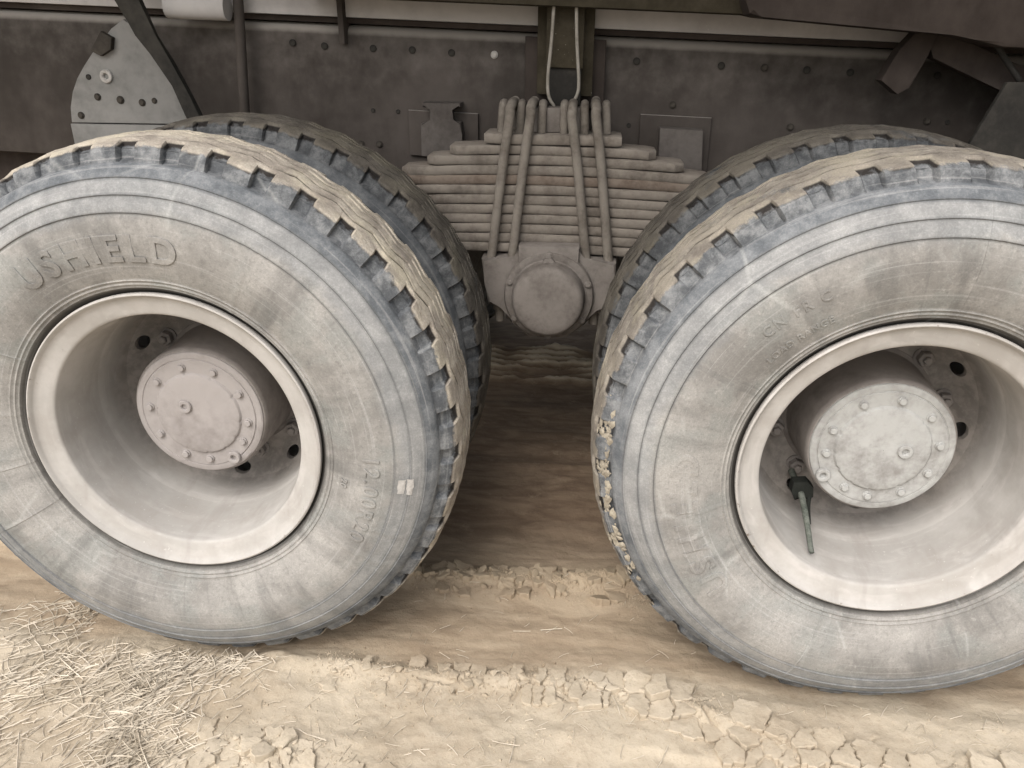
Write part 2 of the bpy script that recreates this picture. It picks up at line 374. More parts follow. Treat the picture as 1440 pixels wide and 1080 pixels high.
m_stuck = dusty('stuck_mud', (0.22, 0.19, 0.15), (0.42, 0.375, 0.30), 0.55, 60, bstr=0.6)
m_straw = dusty('dry_straw', (0.30, 0.25, 0.185), (0.62, 0.55, 0.455), 0.6, 14)

# ------------------------------------------------------------------ the ground
def ridge2_y(x):
    return np.where(x < 0.15, 0.015 + 0.012 * np.sin(x * 9), 0.015 - 0.19 * sstep(0.15, 0.75, x))
def height(x, y):
    front = 1 - sstep(-0.02, 0.03, y)
    h = -0.541 - 0.010 * sstep(0.15, 0.5, x) * (1 - sstep(0.2, 0.35, y)) + 0.010 * fbm(x * 3, y * 3, 4, 1) + 0.003 * fbm(x * 22, y * 22, 3, 5) + front * (0.010 * fbm(x * 7, y * 9, 4, 15) + 0.004 * np.abs(fbm(x * 16, y * 16, 3, 16)))
    # wheel tracks, pressed smooth
    tr = sstep(0.0, 0.05, y) * (1 - sstep(0.23, 0.29, y)) + sstep(0.37, 0.42, y) * (1 - sstep(0.62, 0.75, y))
    h = h - 0.008 * tr + tr * 0.0035 * fbm(x * 6, y * 30, 4, 9)
    ch = sstep(-.01, .0, y) * (1 - sstep(.03, .04, y)) * 0.0
    # ridge squeezed up between the twin tyres
    g = np.exp(-((y - 0.345 - 0.012 * np.sin(x * 7)) / 0.036) ** 2)
    rr = fbm(x * 26, y * 26, 4, 21); rb = np.abs(fbm(x * 40, y * 40, 3, 25))
    h = h + g * (0.030 + 0.022 * rr + 0.010 * rb) * (0.75 + 0.5 * fbm(x * 2.5, y, 2, 3))
    # ridge on the outer lip of the rut
    yc = ridge2_y(x); wd = 0.030 + 0.045 * sstep(0.25, 0.7, x)
    g2 = np.exp(-((y - yc) / wd) ** 2); amp = 0.012 + 0.012 * sstep(0.1, 0.6, x)
    amp = amp * sstep(-0.75, -0.45, x)
    h = h + g2 * (amp + 0.010 * fbm(x * 22, y * 22, 3, 31))
    # cracked plates
    f1, f2 = worley(x * 8 + fbm(x * 9, y * 9, 2, 55) * 0.7, y * 12 + fbm(x * 9, y * 9, 2, 56) * 0.7, 41)
    e = f2 - f1
    band = np.exp(-((y - yc + 0.015) / (wd * 1.35)) ** 2) * sstep(-0.35, -0.1, x)
    ck = (1 - sstep(0.02, 0.085, e)) * sstep(0.25, 0.6, band + 0.35 * fbm(x * 6, y * 6, 2, 77))
    h = h - 0.014 * ck + band * 0.006 * (_hash(np.floor(f1 * 0 + np.round(x * 7)), np.round(y * 9), 8) - 0.5) * 0
    h = h - 0.010 * band * sstep(-0.05, 0.15, x)
    # a second lip nearer the viewer, on the right
    y3 = -0.16 - 0.12 * sstep(0.3, 1.0, x)
    h = h - 0.012 * (1 - sstep(-0.012, 0.012, y - y3 + 0.03 * fbm(x * 8, y * 8, 3, 61))) * sstep(0.12, 0.4, x)
    # crumbly patch front left
    g4 = np.exp(-((x + 0.50) / 0.14) ** 2 - ((y + 0.24) / 0.05) ** 2)
    h = h + g4 * (0.010 + 0.022 * fbm(x * 30, y * 30, 3, 71))
    # wider undulation under the straw
    h = h + 0.014 * sstep(-0.6, -1.1, x) * (1 - sstep(0.0, 0.3, y)) * (0.6 + fbm(x * 5, y * 5, 3, 81))
    # furrows deeper under the truck, tread print in the far track
    st = sstep(0.8, 1.0, y) * (1 - sstep(1.45, 1.55, y))
    h = h + st * 0.012 * fbm(x * 1.6, y * 14, 3, 91)
    zz = np.abs(((x * 9) % 1.0) - 0.5) * 0.03
    tp = sstep(1.55, 1.6, y) * (1 - sstep(1.93, 1.98, y))
    s = 0.5 + 0.5 * np.sin((y + zz + 0.02 * fbm(x * 6, y * 6, 2, 95)) * 2 * PI / 0.055)
    h = h + tp * (0.030 * s ** 2.0 * np.clip(0.75 + 1.3 * fbm(x * 5, y * 9, 3, 97), 0.05, 1.3))
    h = h + 0.05 * sstep(2.0, 2.6, y)* (0.5 + fbm(x*3,y*3,3,98))
    # falls away to level ground at the edge of the sheet
    return h
def gcoords(a, b, steps):
    out = [a]
    while out[-1] < b:
        out.append(out[-1] + steps(out[-1]))
    return np.array(out)
gx = gcoords(-60, 60, lambda v: 0.0042 if -1.45 < v < 1.35 else min(6.0, 0.0042 + 0.10 * min(abs(v + 1.45), abs(v - 1.35))))
gy = gcoords(-60, 60, lambda v: 0.0038 if -0.42 < v < 0.5 else (0.010 if 0.5 <= v < 2.2 else min(6.0, 0.010 + 0.10 * min(abs(v + 0.42), abs(v - 2.2)))))
GX, GY = np.meshgrid(gx, gy, indexing='ij')
fade = 1 - np.clip(np.maximum(np.maximum(-1.45 - GX, GX - 1.35), np.maximum(-0.42 - GY, GY - 2.2)) / 1.0, 0, 1)
GZ = -0.54 + (height(GX, GY) + 0.54) * fade + (1 - fade) * 0.02 * fbm(GX * 1.2, GY * 1.2, 3, 200)
gv = np.stack([GX, GY, GZ], -1).reshape(-1, 3)
gf = grid_faces(len(gx), len(gy), False)[:, ::-1]
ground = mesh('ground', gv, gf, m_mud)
tag(ground, kind='structure')
def gh(x, y): return float(height(np.array([x]), np.array([y]))[0])

# ------------------------------------------------------------------ tyres
def base_y(r):     # outer side-wall surface
    ks = [0.292, 0.300, 0.320, 0.350, 0.385, 0.415, 0.445, 0.475, 0.500, 0.514]
    vs = [0.012, 0.001, -0.010, -0.022, -0.030, -0.030, -0.023, -0.008, 0.012, 0.026]
    # cubic through knots
    return np.interp(r, ks, vs) * 0.0 + _spl(np.asarray(r, float), np.array(ks), np.array(vs))
def _spl(x, k, v):
    m = np.gradient(v, k); i = np.clip(np.searchsorted(k, x) - 1, 0, len(k) - 2)
    h = k[i + 1] - k[i]; t = np.clip((x - k[i]) / h, 0, 1)
    return (2 * t**3 - 3 * t**2 + 1) * v[i] + (t**3 - 2 * t**2 + t) * h * m[i] + (-2 * t**3 + 3 * t**2) * v[i + 1] + (t**3 - t**2) * h * m[i + 1]
def side_y(r):
    y = base_y(r)
    for R0 in (0.438, 0.466, 0.4925): y = y - 0.0028 * sstep(R0 - 0.0005, R0 + 0.0012, r)
    for R0 in (0.3015, 0.3085, 0.3155): y = y - 0.0026 * np.exp(-((r - R0) / 0.0016) ** 2)
    return y
YC = 0.13
def make_tyre(seed, nl=42, phase=0.0, notch_open=1.0):
    fr = np.array([0, 0.09, 0.18, 0.26, 0.295, 0.315, 0.40, 0.48, 0.56, 0.640, 0.665, 0.70, 0.80, 0.90])
    K = len(fr); n = nl * K
    fpos = np.tile(fr, nl) + np.repeat(np.arange(nl), K)
    th = fpos / nl * 2 * PI + phase
    fl = np.tile(fr, nl)
    inn = np.where((fl > 0.30) & (fl < 0.65), 1.0, 0.0) + 0.35 * (np.isclose(fl, 0.295) | np.isclose(fl, 0.665))
    rs = np.concatenate([[0.270, 0.285], np.arange(0.292, 0.322, 0.0016), np.arange(0.324, 0.436, 0.008), [0.4374, 0.4392, 0.450, 0.4652, 0.4672, 0.479, 0.4917, 0.4938, 0.503, 0.511]])
    ys = np.where(rs < 0.29, 0.012 + (0.292 - rs) * 1.2, side_y(rs))
    prof = [(a, b, 0.0, 0.0) for a, b in zip(rs, ys)]      # r, y, notch weight, zig weight
    prof += [(0.5135, 0.0235, 0, 0), (0.5145, 0.0262, 0.3, 0), (0.521, 0.0290, 1, 0), (0.529, 0.0325, 1, 0), (0.536, 0.0365, 1, 0), (0.5405, 0.041, 1, 0), (0.543, 0.047, 1, 0)]
    def crown(y): return 0.552 - 0.009 * ((y - YC) / 0.083) ** 2
    prof += [(crown(y), y, w, 0.4) for y, w in ((0.053, 1), (0.060, 1), (0.066, 0.9), (0.069, 0.0))]
    gs = [0.085, 0.115, 0.147, 0.177]; half = []
    for g in gs:
        half += [(crown(g) , g - 0.0095, 0, 1), (crown(g), g - 0.0050, 0, 1), (crown(g) - 0.012, g - 0.0040, 0, 1), (crown(g) - 0.012, g + 0.0040, 0, 1), (crown(g), g + 0.0050, 0, 1), (crown(g), g + 0.0095, 0, 1)]
        if g != gs[-1]: half.append((crown(g + 0.016), g + 0.0152, 0, 1))
    prof += half
    first = [(a, b, w, z) for a, b, w, z in prof if b < 0.0695 and (a > 0.513 and b > 0.02)]
    prof += [(a, 2 * YC - b, w, z) for a, b, w, z in first[::-1]]
    back = [0.511, 0.4935, 0.466, 0.438, 0.41, 0.38, 0.35, 0.32, 0.300, 0.285, 0.270]
    prof += [(a, 2 * YC - (float(base_y(a)) if a > 0.29 else 0.02), 0, 0) for a in back]
    P = np.array(prof); m = len(P)
    R = np.broadcast_to(P[:, 0], (n, m)).copy(); Y = np.broadcast_to(P[:, 1], (n, m)).copy()
    T = np.broadcast_to(th[:, None], (n, m)).copy()
    W = P[None, :, 2] * inn[:, None]
    lug = np.repeat(np.arange(nl), K)[:, None] * np.ones((1, m))
    dpt = (0.0110 + 0.0035 * _hash(lug, lug * 0 + 2, seed)) * notch_open
    side = np.sign(YC - Y)
    ay = np.abs(Y - YC)
    R -= W * dpt * (0.85 - 0.5 * sstep(0.080, 0.102, ay))
    Y += W * side * dpt * 1.0 * sstep(0.074, 0.096, ay)
    # zigzag circumferential grooves
    zz = np.abs(((fpos * 1.0) % 1.0) - 0.5) * 4 - 1
    Y += P[None, :, 3] * zz[:, None] * 0.0085
    # slanted notches, worn lugs
    T += 0.007 * np.clip((Y - 0.04) / 0.03, -1, 1) * (P[None, :, 2] > 0)
    cx = np.cos(T) * R; cz = np.sin(T) * R
    wn_ = fbm(T * 34, Y * 60, 3, seed)
    wear = (R > 0.513)
    R += wear * (0.0018 * wn_ - 0.0012 * np.clip(fbm(T * 9, Y * 12, 3, seed + 7), 0, 1))
    Y += (wear & (np.abs(Y - YC) > 0.07)) * 0.0018 * fbm(T * 40, R * 90, 3, seed + 13)
    # soft waves and radial flash lines of the side wall
    sw = (R > 0.32) & (R < 0.51) & (Y < YC)
    Y += sw * (0.0016 * fbm(cx * 9, cz * 9, 3, seed + 4))
    rng = np.random.RandomState(seed)
    ridx = rng.choice(n, 11, replace=False)
    cols = np.zeros(n); cols[ridx] = 1
    Y -= cols[:, None] * ((R > 0.298) & (R < 0.512) & (Y < 0.03)) * 0.0013
    v = np.stack([np.cos(T) * R, Y, np.sin(T) * R], -1).reshape(-1, 3)
    f = grid_faces(n, m, True)
    me = bpy.data.meshes.new('tyre'); me.from_pydata(v.tolist(), [], f.tolist())
    me.polygons.foreach_set('use_smooth', [True] * len(me.polygons)); me.update()
    me.set_sharp_from_angle(angle=math.radians(42))
    return me

# ------------------------------------------------------------------ wheel steel
def rim_mesh():
    prof = [(0.276, 0.034), (0.284, 0.022), (0.2895, 0.010), (0.2905, 0.002), (0.2895, -0.002), (0.2865, -0.0035), (0.2835, -0.001), (0.282, 0.003), (0.279, 0.006),
            (0.270, 0.0095), (0.258, 0.0125), (0.250, 0.0150), (0.2465, 0.0165), (0.2448, 0.0185), (0.2440, 0.0215), (0.2432, 0.032), (0.2415, 0.050), (0.2398, 0.066), (0.2380, 0.09), (0.2372, 0.12), (0.2365, 0.15), (0.2362, 0.153), (0.2348, 0.158), (0.234, 0.175), (0.2325, 0.195), (0.2295, 0.212), (0.2255, 0.225), (0.2203, 0.2355)]
    v1, f1 = lathe_arr(prof, 144)
    # disc with oval hand holes
    rr_ = np.concatenate([np.linspace(0.132, 0.188, 8), np.arange(0.190, 0.2185, 0.001), [0.2205]]); nt, nr = 720, len(rr_)
    th = np.linspace(0, 2 * PI, nt, endpoint=False); rr = rr_
    yy = np.interp(rr, [0.132, 0.170, 0.182, 0.192, 0.2205], [0.278, 0.277, 0.274, 0.266, 0.235])
    T, Rr = np.meshgrid(th, rr, indexing='ij'); Yg = np.broadcast_to(yy, (nt, nr)).copy()
    T = T.copy(); Rr = Rr.copy()
    a0 = 0.19; keep = np.ones((nt, nr - 1), bool)
    hole = np.zeros((nt, nr), bool)
    for deg in (-50, -88, -127, -167, 152, 112, 71, 30, -10):
        c = math.radians(deg)
        d = (T - c + PI) % (2 * PI) - PI
        u = d * 0.203 / 0.019; w = (Rr - 0.2035) / 0.0105
        q = np.sqrt(u * u + w * w)
        hole |= q < 0.92
        b = (q >= 0.92) & (q < 1.10)       # pull the fringe on to the oval
        s = np.where(b, 1.0 / np.maximum(q, 1e-6), 1.0)
        T = np.where(b, c + d * s, T); Rr = np.where(b, 0.2035 + (Rr - 0.2035) * s, Rr)
    v2 = np.stack([Rr * np.cos(T), Yg, Rr * np.sin(T)], -1)
    v3 = v2.copy(); v3[..., 1] += 0.012
    idx = lambda i, j: (i % nt) * nr + j
    N1 = len(v1); N2 = N1 + nt * nr
    dead = np.zeros((nt, nr - 1), bool)
    for i in range(nt):
        for j in range(nr - 1):
            dead[i, j] = hole[i, j] or hole[(i + 1) % nt, j] or hole[i, j + 1] or hole[(i + 1) % nt, j + 1]
    f2 = []
    for i in range(nt):
        for j in range(nr - 1):
            if dead[i, j]: continue
            a, b_, c, d_ = idx(i, j), idx(i, j + 1), idx(i + 1, j + 1), idx(i + 1, j)
            f2.append((N1 + a, N1 + b_, N1 + c, N1 + d_)); f2.append((N2 + d_, N2 + c, N2 + b_, N2 + a))
            if j + 1 < nr - 1 and dead[i, j + 1]: f2.append((N1 + b_, N2 + b_, N2 + c, N1 + c))
            if j > 0 and dead[i, j - 1]: f2.append((N1 + d_, N2 + d_, N2 + a, N1 + a))
            if dead[(i + 1) % nt, j]: f2.append((N1 + c, N2 + c, N2 + d_, N1 + d_))
            if dead[i - 1, j]: f2.append((N1 + a, N2 + a, N2 + b_, N1 + b_))
    v = np.concatenate([v1, v2.reshape(-1, 3), v3.reshape(-1, 3)])
    used = set()
    me = bpy.data.meshes.new('wheel'); me.from_pydata(v.tolist(), [], f1.tolist() + f2)
    bm = bmesh.new(); bm.from_mesh(me)
    bmesh.ops.delete(bm, geom=[x for x in bm.verts if not x.link_faces], context='VERTS')
    bm.to_mesh(me); bm.free()
    me.polygons.foreach_set('use_smooth', [True] * len(me.polygons)); me.update()
    me.set_sharp_from_angle(angle=math.radians(38))
    return me

def bolt_mesh(name, rad, h, washer=None, studs=0.0, n=6):
    bm = bmesh.new()
    def ring(r, y, k, ph=0): return [bm.verts.new((r * math.cos(2 * PI * i / k + ph), y, r * math.sin(2 * PI * i / k + ph))) for i in range(k)]
    def join(a, b):
        k = len(a)
        for i in range(k): bm.faces.new((a[i], a[(i + 1) % k], b[(i + 1) % k], b[i]))
    if washer:
        a = ring(washer, 0.002, 16); b = ring(washer, -0.0018, 16); c = ring(washer * 0.9, -0.0028, 16); join(a, b); join(b, c); bm.faces.new(c)
    y = -0.002 if washer else 0.002
    a = ring(rad, y, n); b = ring(rad, -h + rad * 0.12, n); c = ring(rad * 0.84, -h, n); join(a, b); join(b, c)
    if studs:
        d = ring(studs, -h, n); e = ring(studs, -h - studs * 0.8, n); g = ring(studs * .7, -h - studs * 1.0, n); join(c, d); join(d, e); join(e, g); bm.faces.new(g)
    else:
        bm.faces.new(c)
    bmesh.ops.recalc_face_normals(bm, faces=bm.faces)
    me = bpy.data.meshes.new(name); bm.to_mesh(me); bm.free()
    me.polygons.foreach_set('use_smooth', [True] * len(me.polygons)); me.set_sharp_from_angle(angle=math.radians(30))
    return me
def put(name, me, mat, parent, loc, rot=(0, 0, 0), sc=1.0):
    if not me.materials: me.materials.append(mat)
    o = bpy.data.objects.new(name, me); COL.objects.link(o); o.parent = parent; o.location = loc; o.rotation_euler = rot; o.scale = (sc,) * 3
    return o

_fc = {}
def text_arc(name, body, size, rc, ang, mat, parent, raise_=0.0016, spacing=1.0, weight=0.0):
    """raised letters bent round the side wall, tops outward, reading clockwise; ang = centre angle in degrees"""
    cu = bpy.data.curves.new('tmp', 'FONT'); cu.body = body; cu.size = size; cu.align_x = 'CENTER'; cu.extrude = 0.0016
    cu.space_character = spacing; cu.offset = weight; cu.bevel_depth = 0.0006; cu.bevel_resolution = 1; cu.resolution_u = 4
    ob = bpy.data.objects.new('tmp', cu); COL.objects.link(ob)
    dg = bpy.context.evaluated_depsgraph_get(); me = bpy.data.meshes.new_from_object(ob.evaluated_get(dg))
    bpy.data.objects.remove(ob); me.name = name
    n = len(me.vertices); co = np.empty(n * 3); me.vertices.foreach_get('co', co); co = co.reshape(-1, 3)
    h0 = size * 0.35
    r = rc + co[:, 1] - h0; t = math.radians(ang) - co[:, 0] / rc
    y = side_y(r) - raise_ - (co[:, 2] + 0.0022) * 0.45
    v = np.stack([np.cos(t) * r, y, np.sin(t) * r], -1)
    me.vertices.foreach_set('co', v.reshape(-1)); me.materials.clear(); me.materials.append(mat); me.update()
    o = bpy.data.objects.new(name, me); COL.objects.link(o); o.parent = parent
    return o

RIM = rim_mesh()
NUT = bolt_mesh('wheel_nut', 0.0165, 0.020, 0.021, 0.009)
CB = bolt_mesh('cover_bolt', 0.0068, 0.0075, 0.0088, 0, 8)
FB = bolt_mesh('frame_bolt_or_hole', 0.0075, 0.006, 0.0095)
FBD = bolt_mesh('frame_bolt_or_hole', 0.0075, 0.006, 0.0095)
PLUG = None
v_, f_ = lathe_arr([(0.014, 0.003), (0.014, -0.003), (0.0125, -0.0055), (0.0075, -0.0055), (0.0055, -0.003), (0.005, 0.002), (0.0001, 0.002)], 24)
PLUG = bpy.data.meshes.new('drain_plug'); PLUG.from_pydata(v_.tolist(), [], f_.tolist())
PLUG.polygons.foreach_set('use_smooth', [True] * len(PLUG.polygons)); PLUG.update(); PLUG.set_sharp_from_angle(angle=math.radians(30))

RIMS = {}
def wheel(truck, loc, tyre_me, mt, mr, outer=None, flip=False, rot=0.0, label=None):
    me = RIMS.get(mr.name)
    if me is None:
        me = RIM.copy(); me.name = 'wheel'; me.materials.append(mr); RIMS[mr.name] = me
        if mr is m_rim_r: me.transform(Matrix.Rotation(-math.radians(44), 4, 'Y'))
    w = link('wheel', me, None, truck, loc)
    w.rotation_euler = (0, 0, PI if flip else 0)
    if label: w['label'] = label
    tm = tyre_me if not tyre_me.materials or tyre_me.materials[0] == mt else tyre_me.copy()
    if not tm.materials: tm.materials.append(mt)
    ty = link('tyre', tm, None, w); ty.rotation_euler = (0, rot, 0)
    return w, ty

# ------------------------------------------------------------------ the truck
truck = thing('truck', 'dusty heavy truck seen at its twin rear axles, with dual tyres and a leaf spring', 'truck', (0, 0, 0))

TL = make_tyre(11, 42, 0.03); TR = make_tyre(23, 41, 0.06); TI = make_tyre(37, 44, 0.02, 0.8)
wheels = {}
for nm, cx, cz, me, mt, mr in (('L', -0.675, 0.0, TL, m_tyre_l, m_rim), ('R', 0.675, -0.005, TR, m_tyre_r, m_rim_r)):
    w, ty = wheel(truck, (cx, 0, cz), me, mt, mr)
    ty['label'] = 'grey dusty outer tyre with tan mud on the tread' if nm == 'L' else 'grey scratched outer tyre with worn blue-grey shoulder'
    wheels[nm] = w
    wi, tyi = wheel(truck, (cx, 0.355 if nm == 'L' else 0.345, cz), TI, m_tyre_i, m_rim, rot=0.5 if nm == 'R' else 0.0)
    tyi['label'] = 'inner tyre of the dual pair, darker and muddier'
    # brake drum / axle behind the disc
    lathe('brake_drum', [(0.135, 0.292), (0.19, 0.294), (0.205, 0.315), (0.205, 0.50), (0.05, 0.51)], m_dark, w, None, 48)
    for k in range(10):
        a = math.radians(70 if nm == 'L' else 50) + k * 2 * PI / 10
        put('wheel_nut', NUT, m_drum, w, (0.1675 * math.cos(a), 0.275, 0.1675 * math.sin(a)), (0, k * 0.7, 0))
# far-side duals, out of view, added to block light under the truck
for cx in (-0.675, 0.675):
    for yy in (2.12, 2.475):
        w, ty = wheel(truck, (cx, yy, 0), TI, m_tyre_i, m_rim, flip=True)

# hubs
def octo(n, rb, rd, ph, k=8):
    pts = []
    for i in range(n):
        a = 2 * PI * i / n
        pts.append((a, rb))
    return pts
for nm, bolts, plugs, mh in (('L', [102, 65, 28, -8, -34, -85, -114, -151, 174, 139], [(142, 0.030), (-57, 0.114)], m_hub),
                             ('R', [119, 80, 43, 7, -27, -61, -96, -123, -172, 160], [(1, 0.039), (-149, 0.118)], m_hubr)):
    w = wheels[nm]
    d = lathe('hub_drum', [(0.154, 0.285), (0.152, 0.275), (0.1445, 0.270), (0.142, 0.262), (0.1408, 0.20), (0.1395, 0.130), (0.1385, 0.1225), (0.1355, 0.1185), (0.1335, 0.1180)], m_drum, w, None, 96)
    # cover with raised polygonal boss whose flats step round the bolts
    nt = 240; th = np.linspace(0, 2 * PI, nt, endpoint=False)
    def boss(th, r0):
        r = np.full_like(th, r0)
        for b in bolts + [p[0] for p in plugs if p[1] > 0.06]:
            dd = (th - math.radians(b) + PI) % (2 * PI) - PI
            r = np.minimum(r, r0 + 0.016 - 0.018 * np.exp(-(dd / 0.14) ** 2))
        return r
    rows = [(np.full(nt, 0.1335), 0.1180), (np.full(nt, 0.1325), 0.1145), (np.full(nt, 0.1295), 0.1130), (np.full(nt, 0.1210), 0.1128), (np.full(nt, 0.1200), 0.1140), (np.full(nt, 0.1188), 0.1140), (np.full(nt, 0.1175), 0.1118),
            (boss(th, 0.090), 0.1114), (boss(th, 0.0885), 0.1095), (boss(th, 0.0865), 0.1070), (boss(th, 0.083), 0.1058), (boss(th, 0.07), 0.1053), (np.full(nt, 0.04), 0.1050), (np.full(nt, 0.018), 0.1049), (np.full(nt, 0.0005), 0.1049)]
    R = np.stack([a for a, b in rows], 1); Yv = np.stack([np.full(nt, b) for a, b in rows], 1)
    Yv = Yv + 0.0012 * fbm(R * np.cos(th)[:, None] * 45, R * np.sin(th)[:, None] * 45, 3, 5) * (R < 0.13)
    v = np.stack([R * np.cos(th)[:, None], Yv, R * np.sin(th)[:, None]], -1).reshape(-1, 3)
    mesh('hub_cover', v, grid_faces(nt, len(rows), True), mh, w, None, True, 30)
    CBx = CB.copy(); CBx.materials.clear()
    PLx = PLUG.copy(); PLx.materials.clear()
    for k, b in enumerate(bolts):
        a = math.radians(b); put('cover_bolt', CBx, mh, w, (0.103 * math.cos(a), 0.1115, 0.103 * math.sin(a)), (0, k * 1.3, 0))
    for b, rr in plugs:
        a = math.radians(b); put('drain_plug', PLx, mh, w, (rr * math.cos(a), 0.1045 if rr < 0.06 else 0.1095, rr * math.sin(a)))

# lettering and marks
text_arc('lettering', 'USHIELD', 0.066, 0.379, 101, m_tyre_l, wheels['L'], 0.0006, 1.28, 0.0016)
text_arc('lettering', '12.00R20', 0.043, 0.396, -14, m_tyre_l, wheels['L'], 0.0003, 1.2)
text_arc('lettering', '20', 0.018, 0.342, -11, m_tyre_l, wheels['L'], 0.0008, 1.1)
text_arc('lettering', 'USHIELD', 0.066, 0.385, -163, m_tyre_r, wheels['R'], -0.0006, 1.28, 0.0012)
text_arc('lettering', 'LOAD RANGE', 0.018, 0.344, 130, m_tyre_r, wheels['R'], -0.0003, 1.15)
text_arc('lettering', 'CN FR C', 0.026, 0.390, 127, m_tyre_r, wheels['R'], -0.0004, 1.3)
# pale scuffed patch on the left tyre
pv, pf = [], []
for (r0, r1, a0, a1) in ((0.446, 0.4585, -10.2, -6.4), (0.4615, 0.4735, -10.4, -6.2)):
    nn = 9
    for i in range(nn):
        for j, rr in enumerate((r0, (r0 + r1) / 2, r1)):
            jit = random.uniform(-0.0012, 0.0012) if j != 1 else 0
            a = math.radians(a0 + (a1 - a0) * i / (nn - 1))
            pv.append(((rr + jit) * math.cos(a), float(side_y(np.array(rr + jit))) - (0.0016 if j == 1 else 0.0010), (rr + jit) * math.sin(a)))
    b = len(pv) - nn * 3
    for i in range(nn - 1):
        for j in range(2): pf.append((b + i * 3 + j, b + i * 3 + j + 1, b + (i + 1) * 3 + j + 1, b + (i + 1) * 3 + j))
mesh('scuffed_patch', pv, pf, m_pale, wheels['L'])['label'] = 'small pale rectangular scuffed patch'

def stuck_mud(w, n, a0, a1, r0, r1, y0, y1, seed, mat, label, smax):
    rs = np.random.RandomState(seed); V, F = [], []
    B = np.array([(1, 0, -.4), (.2, .9, -.4), (-.9, .4, -.4), (-.6, -.8, -.4), (.5, -.9, -.4), (0, 0, .7)])
    cl = [(rs.uniform(a0, a1), rs.uniform(0, 1)) for _ in range(14)]
    for i in range(n):
        ca, ct = cl[rs.randint(len(cl))]; a = math.radians(ca + rs.normal(0, (a1 - a0) * 0.06)); t = min(1, max(0, ct + rs.normal(0, 0.25)))
        r = r0 + (r1 - r0) * t; y = y0 + (y1 - y0) * t + rs.normal(0, 0.001); s_ = rs.uniform(0.25, 1.0) ** 2 * smax
        er = np.array((math.cos(a), 0, math.sin(a))); nrm = er * (0.35 + 0.65 * t) + np.array((0, -1, 0)) * (1 - 0.7 * t); nrm /= np.linalg.norm(nrm)
        t1 = np.array((-math.sin(a), 0, math.cos(a))); t2 = np.cross(nrm, t1); b = len(V); c = er * r + np.array((0, y, 0)); q = rs.uniform(0.5, 1.4, (6, 1))
        for p in B * q * s_: V.append(tuple(c + t1 * p[0] * 1.3 + t2 * p[1] + nrm * p[2] * 0.33))
        for k in range(5): F.append((b + k, b + (k + 1) % 5, b + 5))
    o = mesh('stuck_mud', V, F, mat, w, None, False); o['kind'] = 'stuff'; o['label'] = label
    return o
stuck_mud(wheels['R'], 380, 172, 222, 0.519, 0.5435, 0.0255, 0.050, 3, m_stuck, 'pale clumps of mud caught on the tyre shoulder', 0.0085)

# valve hose and its black clamp on the right wheel
wr = wheels['R']
tube('valve_hose', [(-0.124, 0.24, -0.128), (-0.122, 0.160, -0.132), (-0.120, 0.10, -0.160), (-0.118, 0.058, -0.190), (-0.1165, 0.045, -0.199)], 0.0062, m_valve, wr, 12, 6, (1.15, 0.75))
bm = bmesh.new()
bm_prism(bm, [(-0.140, -0.108), (-0.112, -0.105), (-0.099, -0.118), (-0.096, -0.140), (-0.108, -0.148), (-0.116, -0.135), (-0.132, -0.150), (-0.142, -0.130)], 0.155, 0.180, 0.004)
from_bm('valve_clamp', bm, m_vclamp, wr)
tube('valve_hose', [(-0.104, 0.160, -0.140), (-0.108, 0.140, -0.155), (-0.113, 0.10, -0.168)], 0.005, m_vclamp, wr, 8, 5, (1.0, 0.6))

# ------------------------------------------------------------------ leaf spring
def leaf(z, xl, xr, curve, y0=0.700, y1=0.800, th=0.0220, cut=0.02, mat=m_spring):
    cs = [(y1, -th / 2), (y1, th / 2), (y0 + 0.0035, th / 2), (y0 + 0.0008, th * 0.42), (y0, th * 0.25), (y0 + 0.0002, -th * 0.30), (y0 + 0.0035, -th / 2)]
    n = 28; v = []
    for i in range(n):
        x = xl + (xr - xl) * i / (n - 1)
        zc = z - curve * x * x - 0.028 * x * 0.35
        e = min(i, n - 1 - i); k = 1.0 if e > 0 else 0.86
        for (y, q) in cs:
            yy = y + (cut if (e == 0 and y < 0.75) else 0)
            v.append((x, yy + 0.0012 * math.sin(x * 41 + z * 70), zc + q * k + 0.0007 * math.sin(x * 23 + z * 91)))
    m = len(cs); f = [(i * m + j, (i + 1) * m + j, (i + 1) * m + (j + 1) % m, i * m + (j + 1) % m) for i in range(n - 1) for j in range(m)]
    f.append(tuple(range(m))[::-1]); f.append(tuple((n - 1) * m + j for j in range(m)))
    o = mesh('spring_leaf', v, f, mat, truck, None, True, 40)
    return o
leaf(0.482, -0.160, 0.170, 0.0, 0.694, 0.806, 0.0235, 0.004)
spec = [(-0.248, 0.254), (-0.305, 0.322), (-0.37, 0.385), (-0.43, 0.44), (-0.48, 0.49), (-0.53, 0.53), (-0.56, 0.56), (-0.58, 0.58), (-0.58, 0.58), (-0.58, 0.58), (-0.58, 0.58)]
for i, (a, b) in enumerate(spec):
    leaf(0.4570 - i * 0.0240, a, b, 0.10 if i < 3 else 0.07, mat=m_leafr if i == 3 else m_spring)['label'] = 'short upper spring leaf' if i < 3 else 'long spring leaf'
